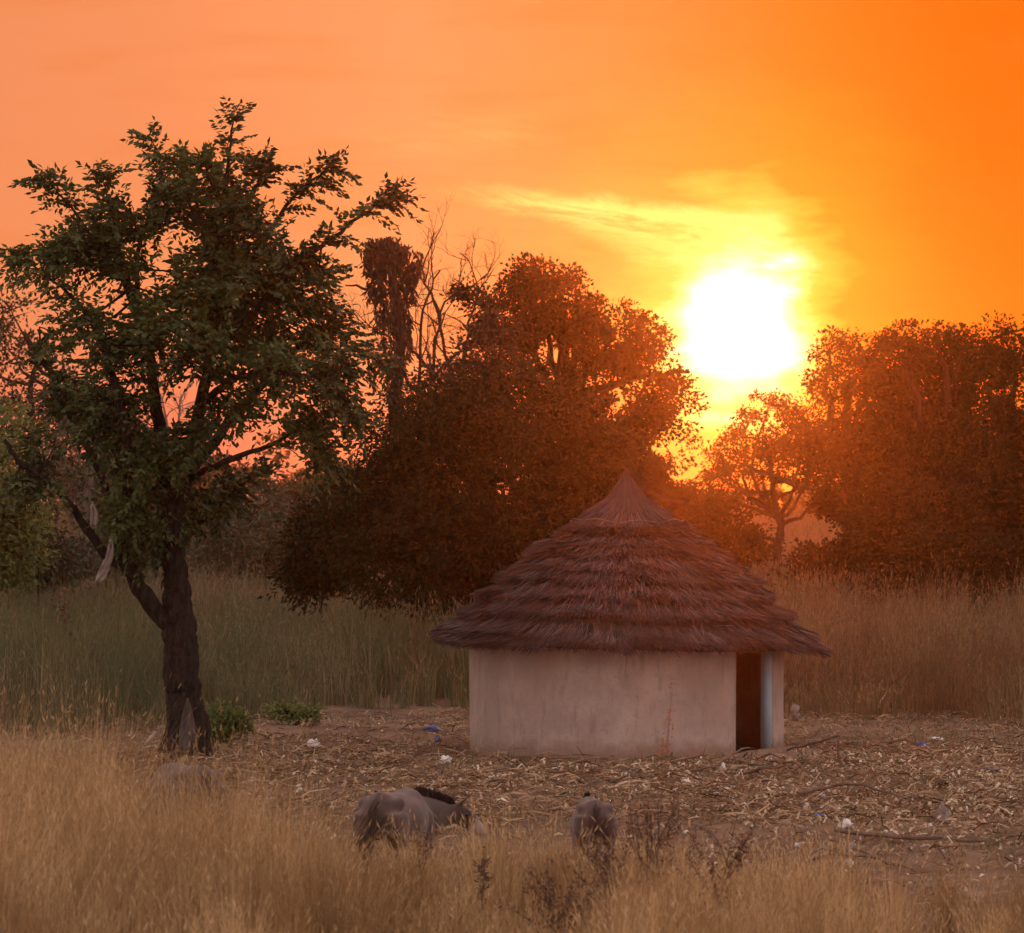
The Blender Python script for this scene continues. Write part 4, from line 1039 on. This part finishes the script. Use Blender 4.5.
# ------------------------------------------------------------------ donkeys
def loft(mb, pts, rad, n=14):
    """closed tube with elliptical sections; rad rows are (side, up)"""
    pts = np.asarray(pts, float); rad = np.asarray(rad, float); k = len(pts)
    t = np.gradient(pts, axis=0); t = unit(t)
    up0 = np.array((0, 0, 1.0)); s = np.cross(t, up0)
    bad = np.linalg.norm(s, axis=1) < .25; s[bad] = np.cross(t[bad], np.array((1.0, 0, 0))); s = unit(s); u = np.cross(s, t)
    a = np.arange(n) / n * 2 * np.pi
    V = pts[:, None] + np.cos(a)[None, :, None] * s[:, None] * rad[:, 0][:, None, None] + np.sin(a)[None, :, None] * u[:, None] * rad[:, 1][:, None, None]
    V = np.concatenate([V.reshape(-1, 3), pts[:1] - t[:1] * rad[0].min() * .5, pts[-1:] + t[-1:] * rad[-1].min() * .5])
    i_ = np.arange(k - 1)[:, None] * n; j = np.arange(n)[None]; j2 = (j + 1) % n
    Q = np.stack([i_ + j, i_ + j2, i_ + n + j2, i_ + n + j], -1).reshape(-1, 4); b = k * n; jj = np.arange(n); j3 = (jj + 1) % n
    T = np.concatenate([np.stack([np.full(n, b), j3, jj], -1), np.stack([np.full(n, b + 1), (k - 1) * n + jj, (k - 1) * n + j3], -1)])
    mb.add(V, Q, T)


def coat_mat():
    m, gg, out = new_mat('donkey_coat')
    at = gg.n('ShaderNodeAttribute', attribute_name='coat'); sp = gg.n('ShaderNodeSeparateColor'); gg.l(at.outputs['Color'], sp.inputs[0])
    t = gg.n('ShaderNodeTexCoord'); nz = gg.noise(t.outputs['Object'], 5, 5, .6); nf = gg.noise(t.outputs['Object'], 60, 3, .6)
    col = gg.mix(gg.ss(nz, .35, .65), (.068, .048, .044), (.112, .081, .075))
    col = gg.mix(gg.m('MULTIPLY', gg.ss(nf, .45, .7), .4), col, (.075, .055, .050))
    col = gg.mix(sp.outputs[0], col, (.025, .018, .016)); col = gg.mix(sp.outputs[1], col, (.34, .27, .25))
    b = gg.n('ShaderNodeBsdfPrincipled'); gg.l(col, b.inputs['Base Color']); b.inputs['Roughness'].default_value = .85
    b.inputs['Sheen Weight'].default_value = .25; b.inputs['Specular IOR Level'].default_value = .15
    bp = gg.n('ShaderNodeBump'); bp.inputs['Strength'].default_value = .35; bp.inputs['Distance'].default_value = .01; gg.l(nf, bp.inputs['Height']); gg.l(bp.outputs[0], b.inputs['Normal'])
    gg.l(b.outputs[0], out.inputs[0]); return m
COAT = coat_mat()
M['mane'] = solid_mat('mane_hair', (.030, .022, .020), (.055, .040, .036), 20, .9, .4, 60)


def donkey(label, px, d, heading, scale, neck, head, ears, dark_rump=False):
    """local frame: +x forward, +y left, z up; neck and head: centre lines"""
    loc = gp(px, d); rt = empty('donkey', loc); rt.rotation_euler = (0, 0, R(90) - heading); rt.scale = (scale,) * 3; tag(rt, label, 'donkey')
    b = MB()
    loft(b, [(-.60, 0, .86), (-.54, 0, .86), (-.42, 0, .86), (-.22, 0, .82), (0, 0, .79), (.2, 0, .77), (.36, 0, .78), (.48, 0, .79), (.55, 0, .80)],
         [(.08, .09), (.155, .155), (.195, .195), (.20, .205), (.225, .22), (.21, .225), (.17, .215), (.13, .17), (.08, .10)], 20)
    loft(b, [(-.58, 0, .96), (-.46, 0, 1.01), (-.25, 0, 1.0), (0, 0, .98), (.22, 0, 1.0), (.36, 0, .98), (.50, 0, .95)], [(.05, .04), (.10, .05), (.10, .045), (.11, .045), (.10, .05), (.08, .055), (.05, .05)], 10)
    for sgn in (-1, 1): loft(b, [(-.36, sgn * .14, .955), (-.42, sgn * .155, .965), (-.49, sgn * .14, .94)], [(.05, .05), (.062, .062), (.05, .05)], 10)
    loft(b, neck[0], neck[1], 14); loft(b, head[0], head[1], 14)
    for e in ears:
        e = np.asarray(e, float); loft(b, smooth_path(e, 3), [(.018, .016), (.030, .016), (.036, .015), (.036, .014), (.028, .012), (.016, .010), (.007, .007)], 8)
    for sgn in (-1, 1):
        loft(b, [(-.44, sgn * .13, .86), (-.46, sgn * .15, .70), (-.42, sgn * .15, .58), (-.50, sgn * .14, .44), (-.52, sgn * .14, .38), (-.50, sgn * .14, .24), (-.49, sgn * .14, .11), (-.46, sgn * .14, .06), (-.44, sgn * .14, .01)],
             [(.11, .20), (.105, .17), (.075, .11), (.045, .065), (.04, .055), (.028, .034), (.032, .036), (.038, .045), (.045, .055)], 12)
        loft(b, [(.38, sgn * .10, .82), (.37, sgn * .13, .66), (.37, sgn * .13, .52), (.375, sgn * .13, .40), (.37, sgn * .13, .35), (.37, sgn * .13, .22), (.37, sgn * .13, .11), (.39, sgn * .13, .06), (.40, sgn * .13, .01)],
             [(.09, .14), (.08, .10), (.058, .068), (.042, .048), (.042, .048), (.028, .032), (.032, .036), (.038, .045), (.045, .055)], 12)
    body = b.build('body', None)
    rm = body.modifiers.new('skin', 'REMESH'); rm.mode = 'VOXEL'; rm.voxel_size = .016
    sm = body.modifiers.new('soften', 'SMOOTH'); sm.factor = .5; sm.iterations = 18
    dg = bpy.context.evaluated_depsgraph_get(); me = bpy.data.meshes.new_from_object(body.evaluated_get(dg))
    bpy.data.objects.remove(body); me.name = 'donkey_body'
    me.materials.clear(); me.materials.append(COAT)
    n = len(me.vertices); co = np.empty(n * 3, np.float32); me.vertices.foreach_get('co', co); co = co.reshape(-1, 3)
    hd = np.asarray(head[0], float); mz = hd[-1]; bw = hd[1]
    stripe = sstep(-np.abs(co[:, 1]), -.022, -.010) * sstep(co[:, 2], .90, .96) * sstep(-co[:, 0], -.45, -.42)
    cross = sstep(-np.abs(co[:, 0] - .30), -.030, -.014) * sstep(co[:, 2], .66, .74) * sstep(-co[:, 0], -.40, -.38)
    brow = sstep(-np.linalg.norm((co - (bw + (hd[3] - bw) * .35)) * (1, 1, 1), axis=1), -.14, -.08)
    tipd = np.zeros(n)
    for e in ears: tipd = np.maximum(tipd, sstep(-np.linalg.norm(co - np.asarray(e[-1]), axis=1), -.10, -.05))
    dark = np.clip(stripe * .9 + cross * .7 + brow * .75 + tipd * .8, 0, 1); pale = sstep(-np.linalg.norm(co - mz, axis=1), -.19, -.10)
    belly = sstep(-co[:, 2], -.66, -.58) * sstep(-np.abs(co[:, 0]), -.4, -.3) * .6
    col = np.stack([dark * (1 - pale), np.clip(pale + belly, 0, 1), np.zeros(n), np.ones(n)], -1)
    at = me.color_attributes.new('coat', 'FLOAT_COLOR', 'POINT'); at.data.foreach_set('color', col.astype(np.float32).ravel())
    me.polygons.foreach_set('use_smooth', np.ones(len(me.polygons), bool))
    link('body', me, rt)
    # tail with a dark tuft
    t_ = MB(); tube(t_, smooth_path([(-.585, 0, .97), (-.66, .0, .93), (-.69, .01, .80), (-.68, .02, .62), (-.67, .035, .46), (-.66, .05, .38)], 3), np.interp(np.linspace(0, 1, 16), [0, .1, .55, .75, .92, 1], [.036, .028, .018, .032, .022, .006]), 8, rough=.2)
    m_ = 160; q = rng.random(m_); bs = np.stack([np.full(m_, -.675) + rng.normal(0, .012, m_), .03 + rng.normal(0, .012, m_), .60 - .16 * q], -1)
    leaves(t_, bs, np.stack([rng.normal(0, .1, m_), rng.normal(.06, .1, m_), -np.ones(m_)], -1), .16, .010)
    t_.build('tail', M['mane'], rt, smooth=True)
    # upright mane along the crest
    mn = MB(); nk = np.asarray(neck[0], float); nr = np.asarray(neck[1], float)
    pp = smooth_path(nk, 6); rr_ = np.interp(np.linspace(0, 1, len(pp)), np.linspace(0, 1, len(nk)), nr[:, 1]); crest = pp + np.array((0, 0, 1.0)) * rr_[:, None]
    crest = crest[3:]; m_ = 900; q = rng.random(m_) * (len(crest) - 1.001); i_ = q.astype(int); f = (q - i_)[:, None]
    bs = crest[i_] * (1 - f) + crest[i_ + 1] * f + rng.normal(0, .012, (m_, 3)) * (.6, 1, .3) - (0, 0, .025)
    leaves(mn, bs, np.stack([rng.normal(.1, .2, m_), rng.normal(0, .2, m_), np.ones(m_)], -1), .075 + .035 * rng.random(m_), .014)
    mn.build('mane', M['mane'], rt)
    # eyes
    hh = hd[1] * .55 + hd[2] * .45; dirh = unit(hd[-1] - hd[0]); sd = unit(np.cross(dirh, (0, 0, 1.0))); uph = np.cross(sd, dirh)
    for sgn in (-1, 1):
        ey = MB(); c = hh + sd * sgn * head[1][2][0] * .93 + uph * .03; lat = np.linspace(-np.pi / 2, np.pi / 2, 6); lon = np.linspace(0, 2 * np.pi, 9)[:-1]
        V = np.array([c + .017 * np.array((math.cos(a) * math.cos(o), math.cos(a) * math.sin(o), math.sin(a))) for a in lat for o in lon]); i_ = (np.arange(5)[:, None] * 8 + np.arange(8)[None]).ravel(); i2 = (np.arange(5)[:, None] * 8 + (np.arange(8)[None] + 1) % 8).ravel()
        ey.add(V, np.stack([i_, i2, i2 + 8, i_ + 8], -1)); ey.build('eye', EYE, rt, smooth=True)
    return rt
EYE = solid_mat('dark_eye', (.01, .008, .007), (.015, .012, .01), 5, .15, 0, 5, spec=.6)

neck1 = ([(.38, 0, .80), (.52, -.03, .81), (.66, -.08, .80), (.80, -.14, .785), (.90, -.19, .76)], [(.12, .18), (.095, .16), (.08, .14), (.07, .115), (.065, .09)])
head1 = ([(.87, -.19, .80), (.93, -.25, .78), (.97, -.33, .72), (1.00, -.41, .65), (1.01, -.46, .60)], [(.065, .075), (.075, .095), (.068, .085), (.05, .06), (.046, .05)])
ears1 = ([(.90, -.22, .83), (.88, -.32, .91), (.87, -.42, .99)], [(.93, -.15, .84), (1.02, -.10, .93), (1.10, -.06, 1.02)])
donkey('grey-brown donkey seen from behind with dark mane, head lowered to the right', 398, 27.1, R(17), .94, neck1, head1, ears1)
neck2 = ([(.38, 0, .86), (.55, 0, .82), (.70, 0, .70), (.82, 0, .56), (.88, 0, .48)], [(.13, .18), (.10, .16), (.085, .14), (.078, .12), (.07, .10)])
head2 = ([(.86, 0, .50), (.93, 0, .44), (.98, 0, .33), (1.00, 0, .20), (1.0, 0, .12)], [(.07, .08), (.082, .10), (.075, .09), (.055, .062), (.05, .052)])
ears2 = ([(.84, .06, .52), (.88, .12, .60), (.90, .17, .70)], [(.84, -.06, .52), (.88, -.12, .60), (.90, -.17, .70)])
donkey('small pinkish-grey donkey grazing, only its rump and dark tail above the grass', 591, 28.3, R(-4), .76, neck2, head2, ears2)
donkey('donkey nearly hidden in tall grass at the left, only its back showing', 184, 28.8, R(-24), 1.03, neck2, head2, ears2)
